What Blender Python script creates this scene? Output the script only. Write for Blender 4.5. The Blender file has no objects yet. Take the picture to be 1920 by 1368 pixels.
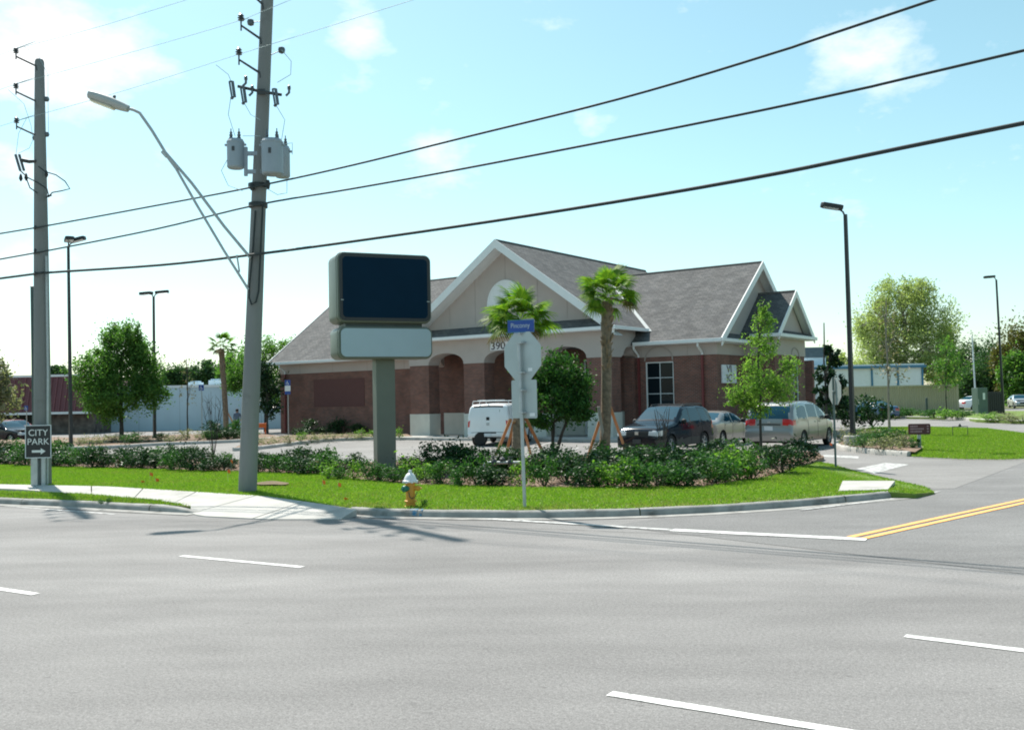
import bpy, bmesh, math, random
import numpy as np
from mathutils import Vector, Matrix

random.seed(7)
RNG = np.random.default_rng(7)
SC = bpy.context.scene
COL = SC.collection
R_ = math.radians

# ------------------------------------------------------------------ camera
F_PX, CAM_H, PITCH, ROLL = 1800.0, 2.1, math.atan(63 / 1800.0), -0.02
cam_data = bpy.data.cameras.new('camera')
cam = bpy.data.objects.new('camera', cam_data)
COL.objects.link(cam)
cam_data.sensor_fit = 'HORIZONTAL'
cam_data.sensor_width = 36.0
cam_data.lens = F_PX / 1920 * 36.0
cam_data.clip_start, cam_data.clip_end = 0.1, 4000
CAM_R = Matrix.Rotation(math.pi / 2 + PITCH, 3, 'X') @ Matrix.Rotation(ROLL, 3, 'Z')
cam.matrix_world = Matrix.Translation((0, 0, CAM_H)) @ CAM_R.to_4x4()
SC.camera = cam

# ------------------------------------------------------------------ sky, sun, exposure
SUN_AZ, SUN_EL = 148.0, 55.0          # direction the light travels, clockwise from +Y
w = bpy.data.worlds.new('World')
SC.world = w
w.use_nodes = True
nt = w.node_tree
nt.nodes.clear()
sky = nt.nodes.new('ShaderNodeTexSky')
sky.sky_type = 'NISHITA'
sky.sun_disc = False
sky.sun_elevation = R_(SUN_EL)
sky.sun_rotation = R_(SUN_AZ + 180)
sky.air_density, sky.dust_density, sky.ozone_density = 1.0, 0.7, 0.8
hsv = nt.nodes.new('ShaderNodeHueSaturation')
hsv.inputs['Hue'].default_value = 0.47
hsv.inputs['Saturation'].default_value = 0.92
hsv.inputs['Value'].default_value = 1.16
nt.links.new(sky.outputs[0], hsv.inputs['Color'])
tint = nt.nodes.new('ShaderNodeMix')
tint.data_type, tint.blend_type = 'RGBA', 'MULTIPLY'
tint.inputs[0].default_value = 1
tint.inputs[7].default_value = (0.94, 1.06, 1.01, 1)
nt.links.new(hsv.outputs[0], tint.inputs[6])
tc = nt.nodes.new('ShaderNodeTexCoord')


def cloud_dir(px, py):
    return (CAM_R @ Vector(((px - 960) / F_PX, -(py - 684) / F_PX, -1.0))).normalized()


# fair weather cumulus: fractal noise, thicker where the photograph has its clouds
mp = nt.nodes.new('ShaderNodeMapping')
mp.inputs['Scale'].default_value = (1.0, 1.0, 1.9)
mp.inputs['Location'].default_value = (0.32, 0.1, 0.42)
nt.links.new(tc.outputs['Generated'], mp.inputs[0])
cn = nt.nodes.new('ShaderNodeTexNoise')
cn.inputs['Scale'].default_value = 7.5
cn.inputs['Detail'].default_value = 10
cn.inputs['Roughness'].default_value = 0.6
nt.links.new(mp.outputs[0], cn.inputs[0])
cover = None
for (px, py, rad, amp) in ((120, 40, 0.16, 0.34), (-150, 90, 0.15, 0.3), (680, 60, 0.05, 0.26), (1640, 85, 0.085, 0.27), (815, 280, 0.06, 0.24), (300, 320, 0.05, 0.2), (40, 480, 0.07, 0.2), (1100, 235, 0.035, 0.2), (60, 350, 0.06, 0.18)):
    vd = nt.nodes.new('ShaderNodeVectorMath')
    vd.operation = 'DISTANCE'
    nt.links.new(tc.outputs['Generated'], vd.inputs[0])
    vd.inputs[1].default_value = cloud_dir(px, py)
    mr_ = nt.nodes.new('ShaderNodeMapRange')
    mr_.interpolation_type = 'SMOOTHSTEP'
    mr_.inputs[1].default_value, mr_.inputs[2].default_value = 0.0, rad
    mr_.inputs[3].default_value, mr_.inputs[4].default_value = amp, 0.0
    nt.links.new(vd.outputs['Value'], mr_.inputs[0])
    if cover is None: cover = mr_.outputs[0]
    else:
        ad_ = nt.nodes.new('ShaderNodeMath')
        ad_.operation = 'MAXIMUM'
        nt.links.new(cover, ad_.inputs[0])
        nt.links.new(mr_.outputs[0], ad_.inputs[1])
        cover = ad_.outputs[0]
ad_ = nt.nodes.new('ShaderNodeMath')
nt.links.new(cover, ad_.inputs[0])
nt.links.new(cn.outputs[0], ad_.inputs[1])
cr = nt.nodes.new('ShaderNodeValToRGB')
cr.color_ramp.elements[0].position, cr.color_ramp.elements[1].position = 0.62, 0.95
nt.links.new(ad_.outputs[0], cr.inputs[0])
mx = nt.nodes.new('ShaderNodeMix')
mx.data_type = 'RGBA'
nt.links.new(cr.outputs[0], mx.inputs[0])
nt.links.new(tint.outputs[2], mx.inputs[6])
mx.inputs[7].default_value = (9.5, 9.5, 9.5, 1)
bg = nt.nodes.new('ShaderNodeBackground')
bg.inputs[1].default_value = 0.10
nt.links.new(mx.outputs[2], bg.inputs[0])
wo = nt.nodes.new('ShaderNodeOutputWorld')
nt.links.new(bg.outputs[0], wo.inputs[0])

sun_d = bpy.data.lights.new('sun', 'SUN')
sun_d.energy = 5.0
sun_d.angle = R_(0.9)
sun_d.color = (1.0, 0.94, 0.85)
sun = bpy.data.objects.new('sun', sun_d)
COL.objects.link(sun)
LDIR = Vector((math.sin(R_(SUN_AZ)) * math.cos(R_(SUN_EL)), math.cos(R_(SUN_AZ)) * math.cos(R_(SUN_EL)), -math.sin(R_(SUN_EL))))
sun.rotation_euler = LDIR.to_track_quat('-Z', 'Y').to_euler()
sun.location = (0, 0, 60)

SC.view_settings.view_transform = 'Standard'
SC.view_settings.look = 'None'
SC.view_settings.exposure = 0.55
SC.view_settings.gamma = 1.0
SC.view_settings.use_curve_mapping = False
SC.cycles.filter_width = 1.9


# ------------------------------------------------------------------ helpers
def pray(px, py):
    return CAM_R @ Vector(((px - 960) / F_PX, -(py - 684) / F_PX, -1.0))


def G(px, py, z=0.0):
    """point of the level z seen at a spot of the photograph (1920 wide)"""
    d = pray(px, py)
    t = (z - CAM_H) / d.z
    return Vector((0, 0, CAM_H)) + t * d


def D(px, py, Y):
    """point at distance Y seen at a spot of the photograph"""
    d = pray(px, py)
    return Vector((0, 0, CAM_H)) + (Y / d.y) * d


def G2(px, py, z=0.0):
    p = G(px, py, z)
    return (p.x, p.y)


def tag(o, label=None, cat=None, group=None, kind=None):
    if label: o['label'] = label
    if cat: o['category'] = cat
    if group: o['group'] = group
    if kind: o['kind'] = kind
    return o


def empty(name, loc=(0, 0, 0), rz=0.0, label=None, cat=None, group=None):
    o = bpy.data.objects.new(name, None)
    o.empty_display_size = 0.2
    COL.objects.link(o)
    o.location = loc
    o.rotation_euler = (0, 0, rz)
    return tag(o, label, cat, group)


def link_mesh(name, me, mat=None, parent=None):
    o = bpy.data.objects.new(name, me)
    COL.objects.link(o)
    if mat is not None and not me.materials:
        me.materials.append(mat)
    if parent is not None:
        o.parent = parent
    return o


def inst(name, me, parent=None, loc=(0, 0, 0), rot=(0, 0, 0), sc=(1, 1, 1)):
    o = bpy.data.objects.new(name, me)
    COL.objects.link(o)
    if parent is not None: o.parent = parent
    o.location, o.rotation_euler, o.scale = loc, rot, sc
    return o


class MB:
    def __init__(s):
        s.v, s.f = [], []

    def add(s, vs, fs):
        n = len(s.v)
        s.v += [tuple(v) for v in vs]
        s.f += [tuple(i + n for i in f) for f in fs]
        return s

    def box(s, x0, x1, y0, y1, z0, z1, M=None):
        vs = [Vector(p) for p in ((x0, y0, z0), (x1, y0, z0), (x1, y1, z0), (x0, y1, z0), (x0, y0, z1), (x1, y0, z1), (x1, y1, z1), (x0, y1, z1))]
        if M is not None: vs = [M @ p for p in vs]
        return s.add(vs, [(0, 3, 2, 1), (4, 5, 6, 7), (0, 1, 5, 4), (1, 2, 6, 5), (2, 3, 7, 6), (3, 0, 4, 7)])

    def cbox(s, c, d, M=None):
        return s.box(c[0] - d[0] / 2, c[0] + d[0] / 2, c[1] - d[1] / 2, c[1] + d[1] / 2, c[2] - d[2] / 2, c[2] + d[2] / 2, M)

    def tube(s, pts, r, n=8, cap=True):
        pts = [Vector(p) for p in pts]
        if not hasattr(r, '__len__'): r = [r] * len(pts)
        rings, ref = [], None
        for i, p in enumerate(pts):
            t = (pts[min(i + 1, len(pts) - 1)] - pts[max(i - 1, 0)])
            t = t.normalized() if t.length > 1e-9 else Vector((0, 0, 1))
            if ref is None:
                ref = Vector((1, 0, 0)) if abs(t.x) < 0.9 else Vector((0, 1, 0))
            a = (ref - t * ref.dot(t)).normalized()
            ref = a
            b = t.cross(a)
            rings.append([p + (a * math.cos(2 * math.pi * k / n) + b * math.sin(2 * math.pi * k / n)) * r[i] for k in range(n)])
        vs = [q for ring in rings for q in ring]
        fs = []
        for i in range(len(pts) - 1):
            for k in range(n):
                fs.append((i * n + k, i * n + (k + 1) % n, (i + 1) * n + (k + 1) % n, (i + 1) * n + k))
        if cap:
            fs.append(tuple(range(n))[::-1])
            fs.append(tuple(range((len(pts) - 1) * n, len(pts) * n)))
        return s.add(vs, fs)

    def lathe(s, prof, n=16, M=None):
        vs, fs = [], []
        for r, z in prof:
            for k in range(n):
                a = 2 * math.pi * k / n
                p = Vector((r * math.cos(a), r * math.sin(a), z))
                vs.append(M @ p if M is not None else p)
        for i in range(len(prof) - 1):
            for k in range(n):
                fs.append((i * n + k, i * n + (k + 1) % n, (i + 1) * n + (k + 1) % n, (i + 1) * n + k))
        fs.append(tuple(range(n))[::-1])
        fs.append(tuple(range((len(prof) - 1) * n, len(prof) * n)))
        return s.add(vs, fs)

    def prism(s, poly, a, b, M=None):
        """polygon (x,y) from z=a to z=b, moved by M"""
        n = len(poly)
        vs = [Vector((x, y, a)) for x, y in poly] + [Vector((x, y, b)) for x, y in poly]
        if M is not None: vs = [M @ p for p in vs]
        fs = [tuple(range(n))[::-1], tuple(range(n, 2 * n))] + [(i, (i + 1) % n, n + (i + 1) % n, n + i) for i in range(n)]
        return s.add(vs, fs)

    def beam(s, p0, p1, wd, ht, up=Vector((0, 0, 1))):
        p0, p1 = Vector(p0), Vector(p1)
        t = (p1 - p0)
        L = t.length
        t.normalize()
        if abs(t.dot(up)) > 0.98: up = Vector((0, 1, 0))
        a = t.cross(up).normalized()
        b = a.cross(t)
        M = Matrix((a, t, b)).transposed().to_4x4()
        M.translation = p0
        return s.box(-wd / 2, wd / 2, 0, L, -ht / 2, ht / 2, M)

    def build(s, name, mat, parent=None, smooth=False, bevel=0.0, seg=2):
        me = bpy.data.meshes.new(name)
        me.from_pydata(s.v, [], s.f)
        me.update()
        bm = bmesh.new()
        bm.from_mesh(me)
        bmesh.ops.recalc_face_normals(bm, faces=bm.faces)
        if bevel > 0:
            es = [e for e in bm.edges if len(e.link_faces) == 2 and e.calc_face_angle(0) > 0.5]
            bmesh.ops.bevel(bm, geom=es, offset=bevel, segments=seg, affect='EDGES', profile=0.6, clamp_overlap=True)
        if smooth:
            for fc in bm.faces: fc.smooth = True
            for e in bm.edges:
                if len(e.link_faces) == 2 and e.calc_face_angle(0) > 0.7: e.smooth = False
        bm.to_mesh(me)
        bm.free()
        me.materials.append(mat)
        return link_mesh(name, me, None, parent)


XZ = Matrix(((1, 0, 0, 0), (0, 0, -1, 0), (0, 1, 0, 0), (0, 0, 0, 1)))   # (x,y,z) -> (x,-z,y): a prism drawn in x,z runs along -y


# ------------------------------------------------------------------ materials
MATS = {}


def mat(name, c, rough=0.8, var=0.12, scale=6.0, bump=0.0, bscale=40.0, metal=0.0, coat=0.0, spec=0.5, c2=None, detail=5.0, stretch=None, rot=0.0, dirt=None, isl=0.0):
    if name in MATS: return MATS[name]
    m = bpy.data.materials.new(name)
    m.use_nodes = True
    n, l = m.node_tree.nodes, m.node_tree.links
    p = n['Principled BSDF']
    p.inputs['Roughness'].default_value = rough
    p.inputs['Metallic'].default_value = metal
    p.inputs['Specular IOR Level'].default_value = spec
    p.inputs['Coat Weight'].default_value = coat
    p.inputs['Coat Roughness'].default_value = 0.06
    t = n.new('ShaderNodeTexCoord')
    mpn = n.new('ShaderNodeMapping')
    if stretch: mpn.inputs['Scale'].default_value = stretch
    mpn.inputs['Rotation'].default_value = (0, 0, rot)
    l.new(t.outputs['Object'], mpn.inputs[0])
    ns = n.new('ShaderNodeTexNoise')
    ns.inputs['Scale'].default_value = scale
    ns.inputs['Detail'].default_value = detail
    l.new(mpn.outputs[0], ns.inputs[0])
    r = n.new('ShaderNodeValToRGB')
    r.color_ramp.elements[0].position, r.color_ramp.elements[1].position = 0.3, 0.7
    a = c2 if c2 else tuple(x * (1 - var) for x in c)
    b = c if c2 else tuple(min(1, x * (1 + var)) for x in c)
    r.color_ramp.elements[0].color = (*a, 1)
    r.color_ramp.elements[1].color = (*b, 1)
    l.new(ns.outputs[0], r.inputs[0])
    out = r.outputs[0]
    if isl > 0:
        g = n.new('ShaderNodeNewGeometry')
        ma = n.new('ShaderNodeMapRange')
        ma.inputs[3].default_value, ma.inputs[4].default_value = 1 - isl, 1 + isl
        l.new(g.outputs['Random Per Island'], ma.inputs[0])
        mm = n.new('ShaderNodeMix')
        mm.data_type, mm.blend_type = 'RGBA', 'MULTIPLY'
        mm.inputs[0].default_value = 1
        l.new(out, mm.inputs[6])
        l.new(ma.outputs[0], mm.inputs[7])
        out = mm.outputs[2]
    if dirt:
        n2 = n.new('ShaderNodeTexNoise')
        n2.inputs['Scale'].default_value = dirt[1]
        n2.inputs['Detail'].default_value = 8
        l.new(t.outputs['Object'], n2.inputs[0])
        r2 = n.new('ShaderNodeValToRGB')
        r2.color_ramp.elements[0].position, r2.color_ramp.elements[1].position = dirt[2], dirt[2] + 0.15
        l.new(n2.outputs[0], r2.inputs[0])
        mm = n.new('ShaderNodeMix')
        mm.data_type = 'RGBA'
        l.new(r2.outputs[0], mm.inputs[0])
        l.new(out, mm.inputs[6])
        mm.inputs[7].default_value = (*dirt[0], 1)
        out = mm.outputs[2]
    l.new(out, p.inputs['Base Color'])
    if bump > 0:
        nb = n.new('ShaderNodeTexNoise')
        nb.inputs['Scale'].default_value = bscale
        nb.inputs['Detail'].default_value = 6
        l.new(t.outputs['Object'], nb.inputs[0])
        bp = n.new('ShaderNodeBump')
        bp.inputs['Strength'].default_value = bump
        bp.inputs['Distance'].default_value = 0.02
        l.new(nb.outputs[0], bp.inputs['Height'])
        l.new(bp.outputs[0], p.inputs['Normal'])
    MATS[name] = m
    return m


def leaf_mat(name, c1, c2, trans=0.45, rough=0.5):
    if name in MATS: return MATS[name]
    m = bpy.data.materials.new(name)
    m.use_nodes = True
    n, l = m.node_tree.nodes, m.node_tree.links
    n.clear()
    g = n.new('ShaderNodeNewGeometry')
    r = n.new('ShaderNodeValToRGB')
    r.color_ramp.elements[0].color = (*c1, 1)
    r.color_ramp.elements[1].color = (*c2, 1)
    l.new(g.outputs['Random Per Island'], r.inputs[0])
    p = n.new('ShaderNodeBsdfPrincipled')
    p.inputs['Roughness'].default_value = rough
    p.inputs['Specular IOR Level'].default_value = 0.2
    l.new(r.outputs[0], p.inputs['Base Color'])
    t = n.new('ShaderNodeBsdfTranslucent')
    mm = n.new('ShaderNodeMix')
    mm.data_type, mm.blend_type = 'RGBA', 'MULTIPLY'
    mm.inputs[0].default_value = 1
    l.new(r.outputs[0], mm.inputs[6])
    mm.inputs[7].default_value = (1.25, 1.5, 0.7, 1)
    l.new(mm.outputs[2], t.inputs[0])
    s = n.new('ShaderNodeMixShader')
    s.inputs[0].default_value = trans
    l.new(p.outputs[0], s.inputs[1])
    l.new(t.outputs[0], s.inputs[2])
    o = n.new('ShaderNodeOutputMaterial')
    l.new(s.outputs[0], o.inputs[0])
    MATS[name] = m
    return m


def brick_mat(name, ca, cb, mortar, bw, bh, ms, roof=None, bump=0.5, off=0.5):
    """running bond seen on upright or sloping faces of a thing built square to its own axes"""
    m = bpy.data.materials.new(name)
    m.use_nodes = True
    n, l = m.node_tree.nodes, m.node_tree.links
    p = n['Principled BSDF']
    p.inputs['Roughness'].default_value = 0.88
    p.inputs['Specular IOR Level'].default_value = 0.25
    t = n.new('ShaderNodeTexCoord')
    sp = n.new('ShaderNodeSeparateXYZ')
    l.new(t.outputs['Object'], sp.inputs[0])
    cb_ = n.new('ShaderNodeCombineXYZ')
    if roof is None:
        ad = n.new('ShaderNodeMath')
        l.new(sp.outputs[0], ad.inputs[0])
        l.new(sp.outputs[1], ad.inputs[1])
        l.new(ad.outputs[0], cb_.inputs[0])
        l.new(sp.outputs[2], cb_.inputs[1])
    else:
        l.new(sp.outputs[roof], cb_.inputs[0])
        mu = n.new('ShaderNodeMath')
        mu.operation = 'MULTIPLY'
        mu.inputs[1].default_value = 1.68
        l.new(sp.outputs[2], mu.inputs[0])
        l.new(mu.outputs[0], cb_.inputs[1])
    b = n.new('ShaderNodeTexBrick')
    b.offset = off
    b.inputs['Color1'].default_value = (*ca, 1)
    b.inputs['Color2'].default_value = (*cb, 1)
    b.inputs['Mortar'].default_value = (*mortar, 1)
    b.inputs['Scale'].default_value = 1.0
    b.inputs['Mortar Size'].default_value = ms
    b.inputs['Mortar Smooth'].default_value = 0.2
    b.inputs['Brick Width'].default_value = bw
    b.inputs['Row Height'].default_value = bh
    l.new(cb_.outputs[0], b.inputs[0])
    ns = n.new('ShaderNodeTexNoise')
    ns.inputs['Scale'].default_value = 1.3
    ns.inputs['Detail'].default_value = 8
    l.new(t.outputs['Object'], ns.inputs[0])
    mr = n.new('ShaderNodeMapRange')
    mr.inputs[1].default_value, mr.inputs[2].default_value = 0.3, 0.7
    mr.inputs[3].default_value, mr.inputs[4].default_value = 0.82, 1.15
    l.new(ns.outputs[0], mr.inputs[0])
    mm = n.new('ShaderNodeMix')
    mm.data_type, mm.blend_type = 'RGBA', 'MULTIPLY'
    mm.inputs[0].default_value = 1
    l.new(b.outputs[0], mm.inputs[6])
    l.new(mr.outputs[0], mm.inputs[7])
    l.new(mm.outputs[2], p.inputs['Base Color'])
    iv = n.new('ShaderNodeMath')
    iv.operation = 'SUBTRACT'
    iv.inputs[0].default_value = 1
    l.new(b.outputs['Fac'], iv.inputs[1])
    n3 = n.new('ShaderNodeTexNoise')
    n3.inputs['Scale'].default_value = 45
    l.new(t.outputs['Object'], n3.inputs[0])
    ad2 = n.new('ShaderNodeMath')
    ad2.operation = 'MULTIPLY_ADD'
    ad2.inputs[1].default_value = 0.5
    l.new(n3.outputs[0], ad2.inputs[0])
    l.new(iv.outputs[0], ad2.inputs[2])
    bp = n.new('ShaderNodeBump')
    bp.inputs['Strength'].default_value = bump
    bp.inputs['Distance'].default_value = 0.012
    l.new(ad2.outputs[0], bp.inputs['Height'])
    l.new(bp.outputs[0], p.inputs['Normal'])
    MATS[name] = m
    return m


ROADROT = R_(35.5)
def asphalt_mat(name, c, rot, track=0.15, grain=0.30):
    """worn asphalt: tracks along the lane, mottling, stone grain and a few dark drips"""
    m = bpy.data.materials.new(name)
    m.use_nodes = True
    n, l = m.node_tree.nodes, m.node_tree.links
    p = n['Principled BSDF']
    p.inputs['Roughness'].default_value = 0.9
    p.inputs['Specular IOR Level'].default_value = 0.25
    t = n.new('ShaderNodeTexCoord')
    out = None
    base = n.new('ShaderNodeRGB')
    base.outputs[0].default_value = (*c, 1)
    out = base.outputs[0]
    for sc_, stretch, amp, lo, hi, det in ((0.55, (0.06, 1.0, 1), track, .35, .65, 3), (0.22, (1, 1, 1), .09, .35, .65, 6), (2.6, (0.35, 1.0, 1), .06, .35, .65, 6), (30, (1, 1, 1), grain * .55, .30, .70, 3), (75, (1, 1, 1), grain, .25, .75, 2), (9, (1, 1, 1), .10, .66, .74, 4)):
        mp_ = n.new('ShaderNodeMapping')
        mp_.inputs['Rotation'].default_value = (0, 0, rot)
        mp_.inputs['Scale'].default_value = stretch
        l.new(t.outputs['Object'], mp_.inputs[0])
        ns = n.new('ShaderNodeTexNoise')
        ns.inputs['Scale'].default_value = sc_
        ns.inputs['Detail'].default_value = det
        l.new(mp_.outputs[0], ns.inputs[0])
        mr = n.new('ShaderNodeMapRange')
        mr.inputs[1].default_value, mr.inputs[2].default_value = lo, hi
        if lo > .6: mr.inputs[3].default_value, mr.inputs[4].default_value = 1.0, 1 - 2 * amp
        else: mr.inputs[3].default_value, mr.inputs[4].default_value = 1 - amp, 1 + amp
        l.new(ns.outputs[0], mr.inputs[0])
        mm = n.new('ShaderNodeMix')
        mm.data_type, mm.blend_type = 'RGBA', 'MULTIPLY'
        mm.inputs[0].default_value = 1
        l.new(out, mm.inputs[6])
        l.new(mr.outputs[0], mm.inputs[7])
        out = mm.outputs[2]
    l.new(out, p.inputs['Base Color'])
    nb = n.new('ShaderNodeTexNoise')
    nb.inputs['Scale'].default_value = 70
    nb.inputs['Detail'].default_value = 4
    l.new(t.outputs['Object'], nb.inputs[0])
    bp = n.new('ShaderNodeBump')
    bp.inputs['Strength'].default_value = 0.35
    bp.inputs['Distance'].default_value = 0.02
    l.new(nb.outputs[0], bp.inputs['Height'])
    l.new(bp.outputs[0], p.inputs['Normal'])
    MATS[name] = m
    return m


asphalt = asphalt_mat('asphalt', (0.226, 0.219, 0.215), ROADROT)
asphalt_side = asphalt_mat('asphalt_side', (0.19, 0.187, 0.185), R_(-42), track=.08)
asphalt_lot = asphalt_mat('asphalt_lot', (0.235, 0.228, 0.222), ROADROT, track=.06, grain=.2)
concrete = mat('concrete', (0.42, 0.41, 0.385), 0.9, 0.10, 2.5, bump=0.2, bscale=50, dirt=((0.30, 0.29, 0.27), 1.1, 0.58))
concrete_kerb = mat('concrete_kerb', (0.30, 0.295, 0.28), 0.9, 0.22, 4.0, bump=0.3, bscale=40, dirt=((0.15, 0.145, 0.135), 2.4, 0.54))
paint_white = mat('paint_white', (0.72, 0.72, 0.70), 0.7, 0.06, 5, dirt=((0.36, 0.36, 0.35), 16, 0.53))
paint_worn = mat('paint_worn', (0.50, 0.50, 0.49), 0.8, 0.10, 5, dirt=((0.22, 0.22, 0.215), 7, 0.47))
paint_yellow = mat('paint_yellow', (0.84, 0.42, 0.13), 0.7, 0.08, 5, dirt=((0.50, 0.33, 0.16), 9, 0.56))
soil = mat('soil', (0.13, 0.20, 0.035), 0.95, 0.25, 1.6, bump=0.4, bscale=30, dirt=((0.24, 0.19, 0.095), 1.3, 0.56))
ground_mat = mat('ground_mat', (0.12, 0.13, 0.055), 0.95, 0.25, 0.15)
mulch_mat = mat('mulch_mat', (0.20, 0.135, 0.095), 0.95, 0.35, 9, bump=0.6, bscale=25)
stucco = mat('stucco', (0.44, 0.385, 0.36), 0.92, 0.04, 1.2, bump=0.15, bscale=60)
stucco_line = mat('stucco_line', (0.36, 0.31, 0.285), 0.92, 0.04, 1.2)
white_trim = mat('white_trim', (0.74, 0.76, 0.77), 0.5, 0.03, 3)
stone_base = mat('stone_base', (0.60, 0.585, 0.53), 0.85, 0.06, 2, bump=0.15, bscale=30)
brick = brick_mat('brick', (0.235, 0.092, 0.068), (0.14, 0.062, 0.052), (0.21, 0.16, 0.14), 0.215, 0.075, 0.012)
shingle_x = brick_mat('shingle_x', (0.155, 0.153, 0.152), (0.098, 0.100, 0.104), (0.062, 0.063, 0.065), 0.30, 0.145, 0.012, roof=0, off=0.37)
shingle_y = brick_mat('shingle_y', (0.155, 0.153, 0.152), (0.098, 0.100, 0.104), (0.062, 0.063, 0.065), 0.30, 0.145, 0.012, roof=1, off=0.37)
glass = mat('glass', (0.008, 0.015, 0.02), 0.05, 0.05, 2, spec=0.18)
glass_car = mat('glass_car', (0.012, 0.06, 0.095), 0.03, 0.05, 2, spec=0.38)
alu = mat('alu', (0.62, 0.66, 0.70), 0.4, 0.05, 4, metal=0.0)
galv = mat('galv', (0.42, 0.45, 0.46), 0.5, 0.10, 8, metal=0.35)
black_metal = mat('black_metal', (0.016, 0.018, 0.02), 0.45, 0.1, 5)
pole_concrete = mat('pole_concrete', (0.21, 0.215, 0.213), 0.9, 0.08, 1.5, bump=0.15, bscale=30, stretch=(3, 3, 0.4), dirt=((0.15, 0.15, 0.146), 1.6, 0.58))
tank_grey = mat('tank_grey', (0.30, 0.35, 0.40), 0.5, 0.05, 3)
dark_iron = mat('dark_iron', (0.05, 0.055, 0.06), 0.6, 0.1, 5)
porcelain = mat('porcelain', (0.09, 0.11, 0.13), 0.3, 0.1, 5)
wire_mat = mat('wire_mat', (0.022, 0.03, 0.032), 0.7, 0.1, 2)
thin_wire = mat('thin_wire', (0.30, 0.42, 0.45), 0.6, 0.1, 2)
bark = mat('bark', (0.13, 0.105, 0.085), 0.95, 0.3, 6, bump=0.6, bscale=25)
bark_pale = mat('bark_pale', (0.26, 0.23, 0.20), 0.95, 0.25, 6, bump=0.4, bscale=25)
bark_dark = mat('bark_dark', (0.055, 0.05, 0.045), 0.95, 0.2, 6)
palm_bark = mat('palm_bark', (0.21, 0.16, 0.115), 0.95, 0.35, 9, bump=0.8, bscale=18)
timber = mat('timber', (0.42, 0.24, 0.12), 0.8, 0.15, 6, stretch=(6, 6, 0.7))
timber_grey = mat('timber_grey', (0.36, 0.33, 0.29), 0.85, 0.15, 6, stretch=(6, 6, 0.7))
tyre = mat('tyre', (0.018, 0.018, 0.018), 0.85, 0.1, 5)
rim_mat = mat('rim_mat', (0.50, 0.52, 0.54), 0.3, 0.05, 4, metal=0.7)
car_dark = mat('car_dark', (0.012, 0.013, 0.014), 0.6, 0.1, 4)
red_lens = mat('red_lens', (0.52, 0.012, 0.012), 0.15, 0.05, 4, coat=0.6)
clear_lens = mat('clear_lens', (0.55, 0.60, 0.64), 0.12, 0.05, 4, coat=0.8)
orange_plastic = mat('orange_plastic', (0.90, 0.17, 0.025), 0.5, 0.08, 5)

L_hedge = leaf_mat('leaf_hedge', (0.006, 0.028, 0.014), (0.042, 0.105, 0.03), 0.2, 0.45)
L_lime = leaf_mat('leaf_lime', (0.06, 0.15, 0.025), (0.20, 0.34, 0.055), 0.45)
L_grey = leaf_mat('leaf_grey', (0.11, 0.13, 0.075), (0.32, 0.30, 0.21), 0.4)
L_mid = leaf_mat('leaf_mid', (0.014, 0.062, 0.018), (0.075, 0.18, 0.04), 0.35)
L_elm = leaf_mat('leaf_elm', (0.045, 0.13, 0.03), (0.15, 0.26, 0.065), 0.5)
L_young = leaf_mat('leaf_young', (0.085, 0.19, 0.035), (0.24, 0.35, 0.09), 0.55)
L_willow = leaf_mat('leaf_willow', (0.22, 0.26, 0.11), (0.42, 0.45, 0.23), 0.55)
L_dark = leaf_mat('leaf_dark', (0.008, 0.026, 0.014), (0.03, 0.07, 0.028), 0.2, 0.35)
L_far = leaf_mat('leaf_far', (0.025, 0.07, 0.035), (0.075, 0.14, 0.05), 0.35)
L_rust = leaf_mat('leaf_rust', (0.10, 0.075, 0.03), (0.16, 0.17, 0.05), 0.35)
L_palm = leaf_mat('leaf_palm', (0.05, 0.14, 0.015), (0.19, 0.28, 0.03), 0.45, 0.55)
L_grass = leaf_mat('leaf_grass', (0.105, 0.22, 0.018), (0.28, 0.41, 0.045), 0.38)
L_straw = leaf_mat('leaf_straw', (0.16, 0.20, 0.045), (0.36, 0.34, 0.12), 0.35)
L_twig = leaf_mat('leaf_twig', (0.16, 0.15, 0.09), (0.26, 0.22, 0.13), 0.2)


# ------------------------------------------------------------------ ground, roads, kerbs, lawns
def sheet(name, poly, z, m, kind='structure', sub=None):
    b = MB()
    b.add([(x, y, z) for x, y in poly], [tuple(range(len(poly)))])
    o = b.build(name, m)
    if o.data.polygons[0].normal.z < 0: o.data.flip_normals()
    if kind: o['kind'] = kind
    return o


def slab(name, poly, z0, z1, m):
    b = MB()
    b.prism(poly, z0, z1)
    o = b.build(name, m)
    o['kind'] = 'structure'
    return o


def resample(pts, step):
    pts = [Vector((p[0], p[1])) for p in pts]
    out = [pts[0]]
    for a, b in zip(pts[:-1], pts[1:]):
        n = max(1, int(round((b - a).length / step)))
        for i in range(1, n + 1): out.append(a + (b - a) * i / n)
    return out


def smooth_line(pts, it=2):
    pts = [Vector((p[0], p[1])) for p in pts]
    for _ in range(it):
        q = [pts[0]]
        for a, b in zip(pts[:-1], pts[1:]):
            q += [a * 0.75 + b * 0.25, a * 0.25 + b * 0.75]
        q.append(pts[-1])
        pts = q
    return pts


U = Vector((math.cos(R_(35.5)), -math.sin(R_(35.5)), 0))     # along the road and the front of the bank
V = Vector((math.sin(R_(35.5)), math.cos(R_(35.5)), 0))      # away from the road

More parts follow.
